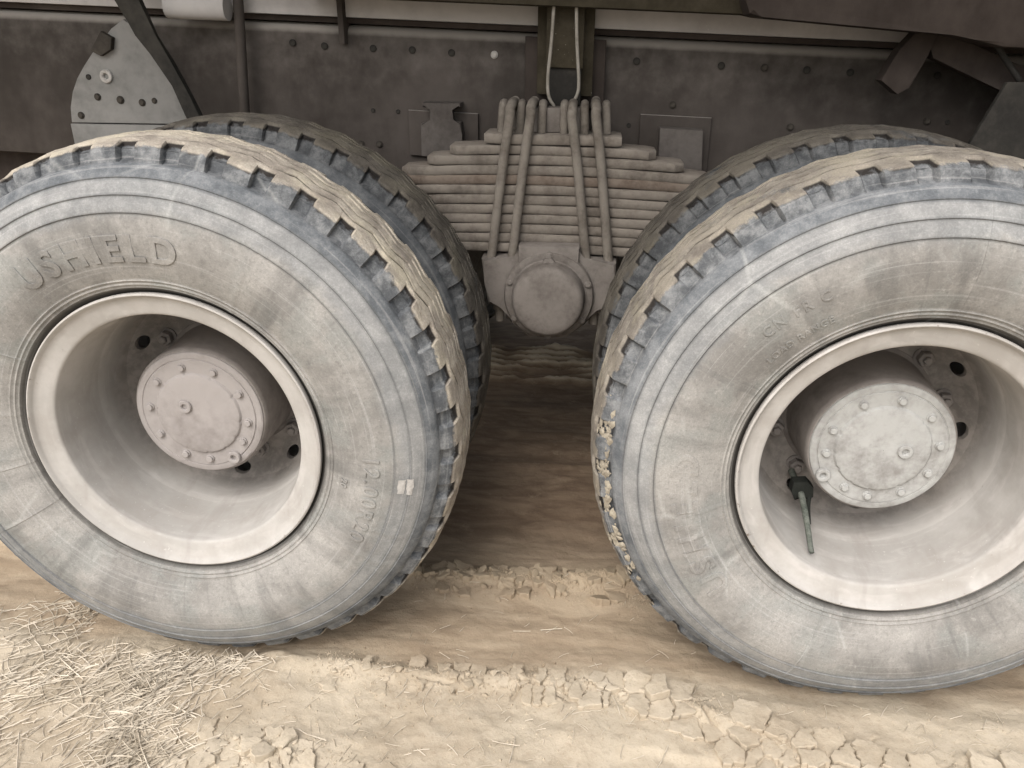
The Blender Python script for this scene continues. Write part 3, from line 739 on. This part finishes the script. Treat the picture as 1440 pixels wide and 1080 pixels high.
# U bolts
fr_ = [((-0.097, 0.556), (-0.1445, 0.195)), ((-0.048, 0.556), (-0.0915, 0.197)), ((0.051, 0.554), (0.0995, 0.195)), ((0.107, 0.558), (0.156, 0.188))]
for k, ((xt, zt), (xb, zb)) in enumerate(fr_):
    rd = 0.0118; x2 = xt * 0.98
    tube('u_bolt', [(xb, 0.684, zb - 0.02), ((xt * 2 + xb) / 3, 0.684, zt - 0.13), (xt, 0.685, zt - 0.025), (xt, 0.693, zt - 0.006), (x2, 0.712, zt + 0.004), (x2, 0.75, zt + 0.006), (x2, 0.788, zt + 0.004), (x2, 0.808, zt - 0.006), (x2, 0.816, zt - 0.025), (x2, 0.816, 0.2)], rd, m_spring2, truck, 14, 7)
# clamp block with cast ribs between the rods
bm = bmesh.new()
bm_box(bm, (-0.075, 0.735, 0.4945), (0.085, 0.80, 0.552), 0.004)
from_bm('top_clamp', bm, m_cast, truck)
for x in (-0.118, -0.0735, -0.022, 0.030, 0.0785, 0.130):
    tube('clamp_rib', [(x * 1.03, 0.726, 0.494), (x * 1.01, 0.728, 0.53), (x, 0.735, 0.552), (x, 0.755, 0.560), (x, 0.79, 0.556)], 0.0105, m_spring2, truck, 10, 4)
# saddle casting
bm = bmesh.new()
bm_prism(bm, [(-0.165, 0.196), (-0.076, 0.200), (-0.072, 0.230), (0.082, 0.230), (0.088, 0.200), (0.172, 0.194), (0.172, 0.135), (0.163, 0.078), (0.125, 0.074), (0.10, 0.03), (0.05, -0.01), (-0.04, -0.01), (-0.09, 0.03), (-0.112, 0.074), (-0.148, 0.078), (-0.158, 0.135)], 0.662, 0.83, 0.006)
sad = from_bm('spring_saddle', bm, m_cast, truck, None, 30)
prism('saddle_pad', [(-0.070, 0.150), (-0.0705, 0.2335), (0.0795, 0.2335), (0.079, 0.150)], 0.648, 0.70, m_cast, sad, 0.005)
put('saddle_bolt', bolt_mesh('saddle_bolt', 0.008, 0.006, 0.011), m_cast, sad, (0.006, 0.648, 0.212))
for (x, z) in ((-0.055, 0.158), (0.063, 0.156)):
    put('saddle_bolt', bpy.data.meshes['saddle_bolt'], m_cast, sad, (x, 0.648, z), (0, 0.4, 0), 0.9)
lathe('spring_hub_cap', [(0.113, 0.672), (0.113, 0.650), (0.110, 0.644), (0.099, 0.640), (0.096, 0.641), (0.0925, 0.639), (0.0905, 0.626), (0.089, 0.606), (0.087, 0.596), (0.083, 0.590), (0.077, 0.5865), (0.062, 0.5845), (0.04, 0.583), (0.0005, 0.5825)], m_cast, truck, (0.007, 0, 0.108), 72, 40)
for a in (20, 160, 90, -35, -145, -90):
    r_ = math.radians(a); put('cap_bolt', bpy.data.meshes['saddle_bolt'], m_cast, bpy.data.objects['spring_hub_cap'], (0.1035 * math.cos(r_), 0.641, 0.1035 * math.sin(r_)), (0, a, 0), 0.85)
# filler lug above the cap
lathe('filler_plug', [(0.016, 0.012), (0.016, -0.004), (0.011, -0.007), (0.006, -0.007), (0.004, -0.003), (0.0003, -0.003)], m_cast, truck, (0.006, 0.634, 0.194), 20)
for x in (-0.123, -0.096, 0.122, 0.146):
    o = lathe('clamp_nut', [(0.0003, 0.085), (0.013, 0.085), (0.017, 0.082), (0.017, 0.060), (0.012, 0.058), (0.0118, 0.028), (0.0003, 0.026)], m_spring2, truck, None, 12)
    o.rotation_euler = (PI / 2, 0, 0); o.location = (x, 0.70 + (0.02 if abs(x) < 0.12 else 0), -0.006)
# trunnion tube, axle tubes
def tubey(name, x, z, r, y0, y1, mat): lathe(name, [(0.001, y0), (r, y0), (r, y1), (0.001, y1)], mat, truck, (x, 0, z), 40)
tubey('spring_hub_shaft', 0.007, 0.10, 0.062, 0.70, 1.72, m_dark)
for x in (-0.675, 0.675):
    lathe('axle', [(0.001, 0.40), (0.08, 0.40), (0.08, 0.95), (0.17, 1.08), (0.19, 1.24), (0.17, 1.40), (0.08, 1.52), (0.08, 2.05), (0.001, 2.05)], m_dark, truck, (x, 0, 0), 40)

# ------------------------------------------------------------------ chassis
SL = -0.037
def sz(x, z): return z + SL * x
def slab(name, x0, x1, y0, y1, z0, z1, mat, parent=truck, bev=0.003, n=1):
    bm = bmesh.new(); bm_prism(bm, [(x0, sz(x0, z0)), (x1, sz(x1, z0)), (x1, sz(x1, z1)), (x0, sz(x0, z1))], y0, y1, bev)
    return from_bm(name, bm, mat, parent, None, 30)
# channel frame rail with rounded upper flange bend
cs = [(1.00, 0.716), (0.945, 0.7155), (0.930, 0.7135), (0.915, 0.7075), (0.905, 0.699), (0.900, 0.688), (0.899, 0.36), (0.902, 0.345), (0.925, 0.338), (1.0, 0.338), (1.0, 0.346), (0.925, 0.346), (0.9075, 0.36), (0.9075, 0.69), (0.94, 0.708), (1.0, 0.708)]
xs = np.linspace(-3.2, 3.0, 40); v = []
for x in xs:
    for (y, z) in cs: v.append((x, y + 0.0012 * math.sin(x * 5 + z * 9), sz(x, z)))
m = len(cs); f = [(i * m + j, i * m + (j + 1) % m, (i + 1) * m + (j + 1) % m, (i + 1) * m + j) for i in range(len(xs) - 1) for j in range(m)]
f += [tuple(range(m)), tuple((len(xs) - 1) * m + j for j in range(m))[::-1]]
frame = mesh('chassis_frame', v, f, m_frame, truck, None, True, 40)
HOLE = bpy.data.meshes.new('frame_bolt_or_hole')  # dark raised discs standing in for open holes in the frame
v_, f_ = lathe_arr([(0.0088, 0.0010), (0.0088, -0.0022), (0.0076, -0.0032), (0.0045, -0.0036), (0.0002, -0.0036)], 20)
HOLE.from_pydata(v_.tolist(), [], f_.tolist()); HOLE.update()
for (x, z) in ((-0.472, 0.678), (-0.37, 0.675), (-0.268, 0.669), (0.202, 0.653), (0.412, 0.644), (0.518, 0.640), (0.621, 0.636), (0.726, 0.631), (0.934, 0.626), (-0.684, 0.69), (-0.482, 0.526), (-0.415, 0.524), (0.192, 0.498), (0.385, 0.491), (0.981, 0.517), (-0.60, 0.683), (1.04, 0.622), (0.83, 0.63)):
    put('frame_bolt_or_hole', HOLE, m_black, frame, (x, 0.8985, z), sc=(1.0 if z > 0.6 else 0.65))
put('frame_bolt_or_hole', FB, m_pale, frame, (-0.158, 0.899, 0.665))['label'] = 'pale round bolt head'
for (x, z) in ((0.518, 0.641), (0.931, 0.519), (0.30, 0.55), (-0.52, 0.44), (-0.47, 0.44), (0.60, 0.50)):
    o = put('frame_bolt_or_hole', FBD, m_dark, frame, (x, 0.897, z), sc=0.9)
# subframe above the frame rail, dark joint between them
slab('frame_joint_strip', -3.2, 3.0, 0.905, 1.0, 0.7165, 0.7305, m_body)
for i, (a, b) in enumerate(((-3.2, -0.555), (-0.535, 0.985), (0.99, 3.0))):
    slab('subframe_rail', a, b, 0.885, 1.0, 0.731, 0.815, m_sub, truck, 0.004)
slab('subframe_tie', -0.552, -0.537, 0.868, 0.93, 0.668, 0.83, m_frame)
# bed beams; floor out of view, added to block the sky
slab('bed_floor', -3.2, 3.0, -0.02, 2.62, 1.42, 1.46, m_body, truck, 0.0)
for x in (-1.6, -0.2, 1.1, 2.4): box('bed_crossmember', (x - 0.04, 0.0, 1.30), (x + 0.04, 2.6, 1.352), m_body, truck, 0.004)
slab('bed_rail', -0.62, 0.46, 0.74, 0.84, 0.7735, 0.87, m_olive, truck, 0.006)
slab('bed_rail', -3.2, -0.66, 0.76, 0.86, 0.83, 0.93, m_body, truck, 0.006)
# big rounded box beam at the right
prism('box_beam', [(0.418, 0.90), (0.415, 0.785), (0.428, 0.757), (0.455, 0.7515), (0.862, 0.7175), (0.91, 0.708), (0.97, 0.693), (1.5, 0.676), (2.4, 0.66), (2.4, 0.90)], 0.66, 0.80, m_body, truck, 0.010)
# strut, gusset, brace and thin rod below the beam
prism('brace_gusset', [(0.826, 0.735), (0.786, 0.685), (0.775, 0.660), (0.758, 0.62), (0.80, 0.590), (0.825, 0.605), (0.852, 0.675), (0.868, 0.735)], 0.755, 0.80, m_body, truck, 0.003)
prism('diagonal_brace', [(0.842, 0.716), (0.875, 0.728), (1.20, 0.600), (1.25, 0.40), (1.10, 0.575), (0.955, 0.632), (0.868, 0.668)], 0.765, 0.81, m_body, truck, 0.003)
tube('brace_rod', [(0.955, 0.72, 0.725), (0.995, 0.72, 0.68), (1.045, 0.72, 0.625)], 0.0065, m_black, truck, 8, 3)
prism('mud_flap', [(0.925, 0.47), (0.985, 0.625), (1.9, 0.62), (1.9, 0.0), (0.93, 0.0)], 0.640, 0.652, m_black, truck, 0.002)
# hanger post in the middle with its backing plate and hoses
slab('hanger_plate', -0.077, 0.124, 0.868, 0.8975, 0.545, 0.706, m_body, truck, 0.004)
slab('hanger_post', -0.044, 0.094, 0.830, 0.866, 0.575, 0.90, m_olive, truck, 0.003)
slab('hanger_post', -0.020, 0.070, 0.790, 0.829, 0.640, 0.92, m_olive, truck, 0.004)['label'] = 'narrow front web of the post, chipped olive paint'
slab('hanger_recess', -0.012, 0.066, 0.800, 0.829, 0.545, 0.640, m_black, truck, 0.003)
tube('hose', [(-0.002, 0.765, 0.92), (-0.002, 0.762, 0.787), (-0.006, 0.760, 0.70), (-0.0125, 0.760, 0.622), (-0.010, 0.762, 0.578), (0.003, 0.775, 0.553)], 0.0040, m_hose, truck, 10, 6)
tube('hose', [(0.049, 0.765, 0.92), (0.050, 0.762, 0.787), (0.054, 0.760, 0.70), (0.0615, 0.760, 0.612), (0.059, 0.762, 0.582), (0.045, 0.775, 0.555)], 0.0040, m_hose, truck, 10, 6)
# bump stops bolted to the frame
o = prism('bump_stop', [(-0.345, 0.418), (-0.238, 0.414), (-0.236, 0.474), (-0.240, 0.504), (-0.262, 0.508), (-0.265, 0.538), (-0.240, 0.541), (-0.240, 0.551), (-0.338, 0.551), (-0.338, 0.541), (-0.314, 0.538), (-0.314, 0.506), (-0.344, 0.500)], 0.842, 0.897, m_stop, truck, 0.004)
prism('bump_stop', [(0.270, 0.400), (0.382, 0.396), (0.376, 0.494), (0.268, 0.498)], 0.842, 0.897, m_stop, truck, 0.004)
slab('frame_bracket', -0.385, -0.20, 0.886, 0.8975, 0.40, 0.515, m_frame)
slab('frame_bracket', 0.22, 0.40, 0.886, 0.8975, 0.375, 0.535, m_frame)
# vertical pipe, short bracket
tube('frame_pipe', [(-0.792, 0.852, 0.90), (-0.800, 0.852, 0.75), (-0.810, 0.852, 0.60), (-0.820, 0.852, 0.45)], 0.013, m_frame, truck, 12, 4)
tube('air_tank_pipe', [(-0.975, 0.835, 0.775), (-0.93, 0.835, 0.773), (-0.82, 0.835, 0.770)], 0.030, m_sub, truck, 20, 3)
# round-backed bracket plate on the left and black strap in front of it
arc = [(-1.317, 0.486), (-1.312, 0.525), (-1.296, 0.565), (-1.275, 0.600), (-1.250, 0.630), (-1.222, 0.660), (-1.190, 0.690), (-1.155, 0.722), (-1.121, 0.744), (-1.06, 0.705), (-1.02, 0.640), (-0.985, 0.57), (-0.97, 0.486)]
bp = prism('bracket_plate', arc, 0.872, 0.886, m_plate, truck, 0.003)
prism('bracket_plate', [(-1.318, 0.30), (-1.319, 0.483), (-0.97, 0.483), (-0.97, 0.30)], 0.868, 0.886, m_plate, truck, 0.003)['label'] = 'lower flange strip of the bracket plate'
for (x, z, s_, mm) in ((-1.192, 0.605, 1.9, m_pale), (-1.228, 0.553, 1.0, m_dark), (-1.165, 0.546, 1.1, m_dark), (-1.105, 0.540, 1.0, m_dark), (-1.285, 0.505, 1.0, m_dark), (-1.07, 0.545, 0.8, m_dark)):
    put('plate_bolt', FBD if s_ < 1.5 else PLUG, mm, bp, (x, 0.872, z), sc=s_ if s_ < 1.5 else 1.25)
put('frame_bolt_or_hole', HOLE, m_black, bp, (-1.243, 0.8715, 0.603), sc=0.8)  # dark disc in place of a hole in the plate
prism('plate_clip', [(-1.178, 0.715), (-1.150, 0.700), (-1.158, 0.672), (-1.19, 0.655), (-1.215, 0.668)], 0.855, 0.871, m_dark, truck, 0.003)
prism('black_strap', [(-1.105, 0.90), (-1.068, 0.785), (-1.047, 0.746), (-1.03, 0.706), (-0.997, 0.663), (-0.950, 0.592), (-0.925, 0.50), (-0.885, 0.50), (-0.915, 0.575), (-0.945, 0.642), (-0.980, 0.706), (-1.005, 0.785), (-1.035, 0.90)], 0.752, 0.772, m_black, truck, 0.004)
box('side_guard', (-3.2, 0.98, 0.05), (-1.10, 1.03, 1.0), m_body, truck, 0.006)
lathe('guard_knob', [(0.0003, -0.02), (0.024, -0.018), (0.028, 0.0), (0.028, 0.03)], m_body, truck, (-1.40, 0.975, 0.775), 24)
# other frame rail and cross members
slab('chassis_frame', -3.2, 3.0, 1.66, 1.74, 0.34, 0.72, m_frame)
for x in (-1.35, -0.02, 1.3): box('frame_crossmember', (x - 0.05, 1.0, 0.42), (x + 0.05, 1.66, 0.62), m_dark, truck, 0.004)

# ------------------------------------------------------------------ loose mud
def clod_mesh(seed, sub=2, flat=0.7, rough=0.3):
    bm = bmesh.new(); bmesh.ops.create_icosphere(bm, subdivisions=sub, radius=1.0)
    rs = np.random.RandomState(seed); dirs = rs.normal(size=(9, 3)); dirs /= np.linalg.norm(dirs, axis=1)[:, None]; ds = rs.uniform(0.35, 0.7, 9)
    for v in bm.verts:
        p = np.array(v.co)
        for d, h in zip(dirs, ds):
            q = p @ d
            if q > h: p = p - d * (q - h) * 0.9
        p = p * (1 + rough * 0.25 * rs.uniform(-1, 1)); p[2] *= flat
        v.co = Vector(p)
    me = bpy.data.meshes.new('mud_clod'); bm.to_mesh(me); bm.free()
    me.polygons.foreach_set('use_smooth', [False] * len(me.polygons)); return me
CLODS = [clod_mesh(100 + i) for i in range(10)]
for me in CLODS: me.materials.append(m_mud)
def clod(x, y, s, k, label, group, sink=0.62, stretch=1.0):
    o = bpy.data.objects.new('mud_clod', CLODS[k]); COL.objects.link(o)
    o.location = (x, y, gh(x, y) + s * (0.6 - sink)); o.scale = (s * stretch, s, s * random.uniform(0.7, 1.1))
    o.rotation_euler = (random.uniform(-.4, .4), random.uniform(-.4, .4), random.uniform(0, 6.28))
    return tag(o, label, 'mud clod', group)
def ray_ok(x, y): return True
for i in range(34):
    x = random.uniform(-0.27, 0.42) if i % 4 else random.uniform(-0.25, 0.05); y = random.gauss(0.325, 0.024)
    clod(x, y, random.uniform(0.006, 0.0135) if i > 10 else random.uniform(0.014, 0.020), random.randint(5, 9), 'small crumbly clod in the mud ridge squeezed up between the twin tyres', 'clods in the ridge between the twin tyres')
for i in range(34):
    x = random.uniform(-0.42, 1.0); y = float(ridge2_y(np.array([x]))[0]) + random.gauss(-0.012, 0.022)
    clod(x, y, random.uniform(0.006, 0.013) if i > 5 else random.uniform(0.011, 0.015), random.randint(0, 4), 'small pale dry clod lying on the outer lip of the wheel rut', 'pale clods on the outer lip of the rut')
for i in range(16):
    x = random.gauss(-0.50, 0.08); y = random.gauss(-0.235, 0.025)
    clod(x, y, random.uniform(0.007, 0.013), random.randint(0, 4), 'pale clod in the crumbled patch in front of the left tyre', 'clods in the crumbled patch front left')
# cracked plates: cells of a broken crust, each its own slab
def clip(poly, p, q):      # keep the side of the bisector nearer to p
    mx, my = (p[0] + q[0]) / 2, (p[1] + q[1]) / 2; nx, ny = q[0] - p[0], q[1] - p[1]; out = []
    for i in range(len(poly)):
        a, b = poly[i], poly[(i + 1) % len(poly)]
        da = (a[0] - mx) * nx + (a[1] - my) * ny; db = (b[0] - mx) * nx + (b[1] - my) * ny
        if da <= 0: out.append(a)
        if da * db < 0:
            t = da / (da - db); out.append((a[0] + (b[0] - a[0]) * t, a[1] + (b[1] - a[1]) * t))
    return out
def plates(pts, R, gap, thick, lift, tilt, mat, label, group, keep, seed):
    rs = np.random.RandomState(seed); k = 0
    for i, p in enumerate(pts):
        if not keep(p): continue
        n0 = 6; rr_ = rs.uniform(0.65, 1.15, 6); poly = [(p[0] + R * rr_[a] * math.cos(2 * PI * a / n0 + i), p[1] + R * 0.8 * rr_[a] * math.sin(2 * PI * a / n0 + i)) for a in range(n0)]
        for j, q in enumerate(pts):
            if j != i and abs(p[0] - q[0]) < 2.2 * R and abs(p[1] - q[1]) < 2.2 * R: poly = clip(poly, p, q)
            if len(poly) < 3: break
        if len(poly) < 3: continue
        P2 = []                                        # ragged edges
        for a in range(len(poly)):
            A, B = poly[a], poly[(a + 1) % len(poly)]; L = math.hypot(B[0] - A[0], B[1] - A[1])
            m = max(1, int(L / 0.007))
            for t in range(m):
                u = t / m; P2.append((A[0] + (B[0] - A[0]) * u + rs.normal(0, 0.0021), A[1] + (B[1] - A[1]) * u + rs.normal(0, 0.0021)))
        n = len(P2); cx = sum(a for a, b in P2) / n; cy = sum(b for a, b in P2) / n
        g = gap * rs.uniform(0.5, 1.5); V, F = [], []; tx, ty = rs.normal(0, tilt), rs.normal(0, tilt); z0 = gh(cx, cy) + lift * rs.uniform(0.3, 1.3) + (0.0065 * float(sstep(-0.05, 0.15, np.array([cx]))[0]) if thick > 0.023 else 0)
        for (ins, dz, kk) in ((g * 0.6, -thick, 1), (g * 0.8, -0.002, 1), (g + 0.0014, 0.0, 1), (0, 0.0004, 0.62), (0, 0.0007, 0.28)):
            for (a, b) in P2:
                dx, dy = a - cx, b - cy; d = math.hypot(dx, dy) + 1e-6; f_ = max(0.1, (d - ins) / d) * kk
                x_, y_ = dx * f_, dy * f_
                zz = dz + tx * x_ + ty * y_ + (0.0030 * float(vnoise(np.array([(cx + x_) * 60]), np.array([(cy + y_) * 60]), 3)[0]) if dz > -0.003 else 0)
                V.append((x_, y_, zz))
        V.append((0, 0, 0.0008))
        for j in range(4):
            for q in range(n): F.append((j * n + q, j * n + (q + 1) % n, (j + 1) * n + (q + 1) % n, (j + 1) * n + q))
        for q in range(n): F.append((4 * n + q, 4 * n + (q + 1) % n, 5 * n))
        o = mesh('mud_slab', V, F, mat, None, (cx, cy, z0), True, 24)
        tag(o, label, 'mud slab', group); k += 1
    return k
rs = np.random.RandomState(77); pts = []
def scatter(n, fx, fy, dmin):
    out = []
    for i in range(n * 40):
        x = fx(); y = fy(x)
        if all((x - a) ** 2 + ((y - b) * 1.25) ** 2 > (dmin * (0.55 + 1.15 * (x > 0.2) * float(_hash(np.array([round(x * 9)]), np.array([round(y * 20)]), 4)[0]) + 0.25 * (x > 0.2))) ** 2 for a, b in out): out.append((x, y))
        if len(out) >= n: break
    return out
pts = scatter(120, lambda: rs.uniform(-0.42, 1.05), lambda x: float(ridge2_y(np.array([x]))[0]) - 0.018 + rs.uniform(-1, 1) * (0.022 + 0.042 * float(sstep(0.15, 0.6, np.array([x]))[0])), 0.034)
plates(pts, 0.058, 0.0020, 0.024, 0.0045, 0.05, m_mud, 'cracked slab of dry mud in the broken crust along the outer lip of the rut', 'cracked mud slabs on the outer lip of the rut',
       lambda p: rs.rand() < 0.30 + 0.66 * float(sstep(-0.2, 0.25, np.array([p[0]]))[0]), 5)
pts = scatter(70, lambda: rs.uniform(-0.30, 0.46), lambda x: 0.332 + rs.uniform(-1, 1) * 0.038, 0.027)
plates(pts, 0.040, 0.0010, 0.022, 0.007, 0.18, m_mud, 'broken lump of mud in the ridge between the twin tyres', 'mud lumps in the ridge between the twin tyres', lambda p: rs.rand() < 0.7, 6)
pts = scatter(26, lambda: rs.normal(-0.50, 0.085), lambda x: rs.normal(-0.235, 0.026), 0.022)
plates(pts, 0.040, 0.0016, 0.018, 0.004, 0.12, m_mud, 'crumbled pale mud lump in the broken patch in front of the left tyre', 'mud lumps in the broken patch front left', lambda p: True, 7)
# crumbs nobody could count
V, F = [], []
base = np.array([(1, 0, -.5), (-.5, .87, -.5), (-.5, -.87, -.5), (0, 0, 1)]); rs = np.random.RandomState(5)
def crumb(x, y, s):
    b = len(V); q = base * s * rs.uniform(0.6, 1.3, (4, 3)); a = rs.uniform(0, 6.28); c, sn = math.cos(a), math.sin(a)
    z = gh(x, y) if False else 0
    for p in q: V.append([x + p[0] * c - p[1] * sn, y + p[0] * sn + p[1] * c, p[2]])
    F.extend([(b, b + 1, b + 3), (b + 1, b + 2, b + 3), (b + 2, b, b + 3), (b, b + 2, b + 1)])
for i in range(2600): crumb(rs.uniform(-0.45, 1.0), rs.normal(0, 1) * 0.035, rs.uniform(0.0015, 0.0045))
n1_ = len(V)
V = np.array(V); V[:n1_, 1] += ridge2_y(V[:n1_, 0]) - 0.015
V = V.tolist()
for i in range(2200): crumb(rs.uniform(-0.30, 0.46), 0.325 + rs.normal(0, 1) * 0.03, rs.uniform(0.0015, 0.0045))
for i in range(2600): crumb(rs.uniform(-1.3, 1.0), rs.uniform(-0.36, 0.02), 0.001 + 0.0045 * rs.rand() ** 3)
for i in range(500): crumb(rs.normal(-0.5, 0.1), rs.normal(-0.235, 0.035), rs.uniform(0.002, 0.004))
V = np.array(V); cen = V.reshape(-1, 4, 3).mean(1); hz = height(cen[:, 0], cen[:, 1]); V[:, 2] += np.repeat(hz, 4)
tag(mesh('mud_crumbs', V, F, m_mud, None, None, False), 'fine dry mud crumbs scattered along the ridges', 'mud crumbs', None, 'stuff')

# ------------------------------------------------------------------ straw
def stalk_geo(x, y, L, a, w, lift, bend, V, F):
    b = len(V); n = 4
    for i in range(n):
        t = i / (n - 1); px = x + math.cos(a + bend * t) * L * (t - 0.5); py = y + math.sin(a + bend * t) * L * (t - 0.5)
        pz = 0.0012 + lift * t + 0.2 * lift * math.sin(t * PI)
        nx, ny = -math.sin(a), math.cos(a)
        V += [[px + nx * w, py + ny * w, pz], [px - nx * w, py - ny * w, pz], [px, py, pz + w * 1.3]]
    for i in range(n - 1):
        o = b + i * 3
        for k in range(3): F.append((o + k, o + (k + 1) % 3, o + 3 + (k + 1) % 3, o + 3 + k))
    F.append((b, b + 2, b + 1)); F.append((b + n * 3 - 3, b + n * 3 - 2, b + n * 3 - 1))
rs = np.random.RandomState(12)
V, F, base_pts = [], [], []
def add_st(x, y, L, w, lift):
    a = rs.uniform(0, PI) if rs.rand() < 0.55 else rs.normal(0.75, 0.4)
    n0 = len(V); stalk_geo(x, y, L, a, w, lift, rs.uniform(-0.35, 0.35), V, F); base_pts.extend([(x, y)] * (len(V) - n0))
def pick():
    u = rs.rand()
    if u < 0.50:                                  # thick drift from the tyre foot towards the viewer
        t = rs.rand(); return -0.80 + 0.12 * t + rs.normal(0, 0.05 + 0.02 * t), -0.0 - 0.36 * t + rs.normal(0, 0.02)
    if u < 0.68: return rs.normal(-0.98, 0.10), rs.normal(-0.10, 0.08)
    if u < 0.80: return -1.05 + rs.normal(0, 0.09), 0.10 + rs.normal(0, 0.05)
    if u < 0.88: return rs.normal(-0.66, 0.05), rs.normal(0.0, 0.02)
    return rs.uniform(-1.35, -0.55), rs.uniform(-0.36, 0.1)
for i in range(1500):
    x, y = pick()
    if y > 0.02 and x > -1.0: y = rs.uniform(-0.1, 0.015)
    add_st(x, y, rs.uniform(0.012, 0.045) if rs.rand() < 0.7 else rs.uniform(0.04, 0.085), rs.uniform(0.0005, 0.0013), abs(rs.normal(0, 0.005)))
for i in range(70):
    x, y = pick()
    if y < 0.0 and x < -0.5: add_st(x, y, rs.uniform(0.05, 0.11), rs.uniform(0.0011, 0.0019), abs(rs.normal(0, 0.006)))
for i in range(330):
    add_st(rs.uniform(-0.6, 1.0), rs.uniform(-0.36, 0.02), rs.uniform(0.01, 0.04), rs.uniform(0.0004, 0.0009), abs(rs.normal(0, 0.003)))
for i in range(45):
    add_st(rs.uniform(-0.3, 0.42), rs.uniform(0.05, 0.38), rs.uniform(0.01, 0.035), rs.uniform(0.0004, 0.0008), abs(rs.normal(0, 0.002)))
V = np.array(V); bp_ = np.array(base_pts); V[:, 2] += np.maximum(height(bp_[:, 0], bp_[:, 1]), height(V[:, 0], V[:, 1]))
tag(mesh('straw_litter', V, F, m_straw, None, None, False), 'trampled dry straw strewn over the mud in front of the left tyre', 'straw', None, 'stuff')
def stalk(x, y, L, ang, w, label, group=None, lift=0.004, bend=0.1):
    V, F = [], []; stalk_geo(0, 0, L, math.radians(ang), w, lift, bend, V, F)
    V = np.array(V); V[:, 2] += height(V[:, 0] + x, V[:, 1] + y) - gh(x, y) + 0.002
    tag(mesh('straw_stalk', V, F, m_straw, None, (x, y, gh(x, y)), False), label, 'straw stalk', group)
stalk(-0.690, -0.265, 0.16, -52, 0.0019, 'longest thick straw stalk, slanting through the straw heap at the bottom left')
stalk(-0.905, -0.115, 0.19, 38, 0.0011, 'long thin straw stalk slanting up to the right on the bare mud far left')
stalk(-1.03, -0.165, 0.13, 12, 0.0014, 'straw stalk lying nearly level at the left edge of the picture')
stalk(-0.705, -0.045, 0.105, 62, 0.0016, 'pale steep straw stalk rising towards the foot of the left tyre')
stalk(-0.62, -0.015, 0.10, 8, 0.0010, 'level straw stalk touching the foot of the left tyre')
stalk(-0.39, -0.19, 0.07, -25, 0.0012, 'lone straw stalk on smooth mud right of the straw heap')
stalk(0.0, -0.175, 0.065, 82, 0.0010, 'upright straw stalk of the small star of straws at bottom centre')
stalk(-0.015, -0.165, 0.055, -12, 0.0010, 'crosswise straw stalk of the small star of straws at bottom centre')
stalk(0.055, 0.175, 0.05, 6, 0.0011, 'pale straw stalk lying level in the smooth track between the tyres')
stalk(-0.012, 0.162, 0.04, -4, 0.0009, 'shorter straw stalk left of the level one in the smooth track')
stalk(0.20, -0.045, 0.05, 104, 0.0010, 'upright straw stalk propped on the cracked mud lip at centre')
stalk(0.285, -0.165, 0.05, 60, 0.0010, 'slanting straw stalk below the cracked mud right of centre')
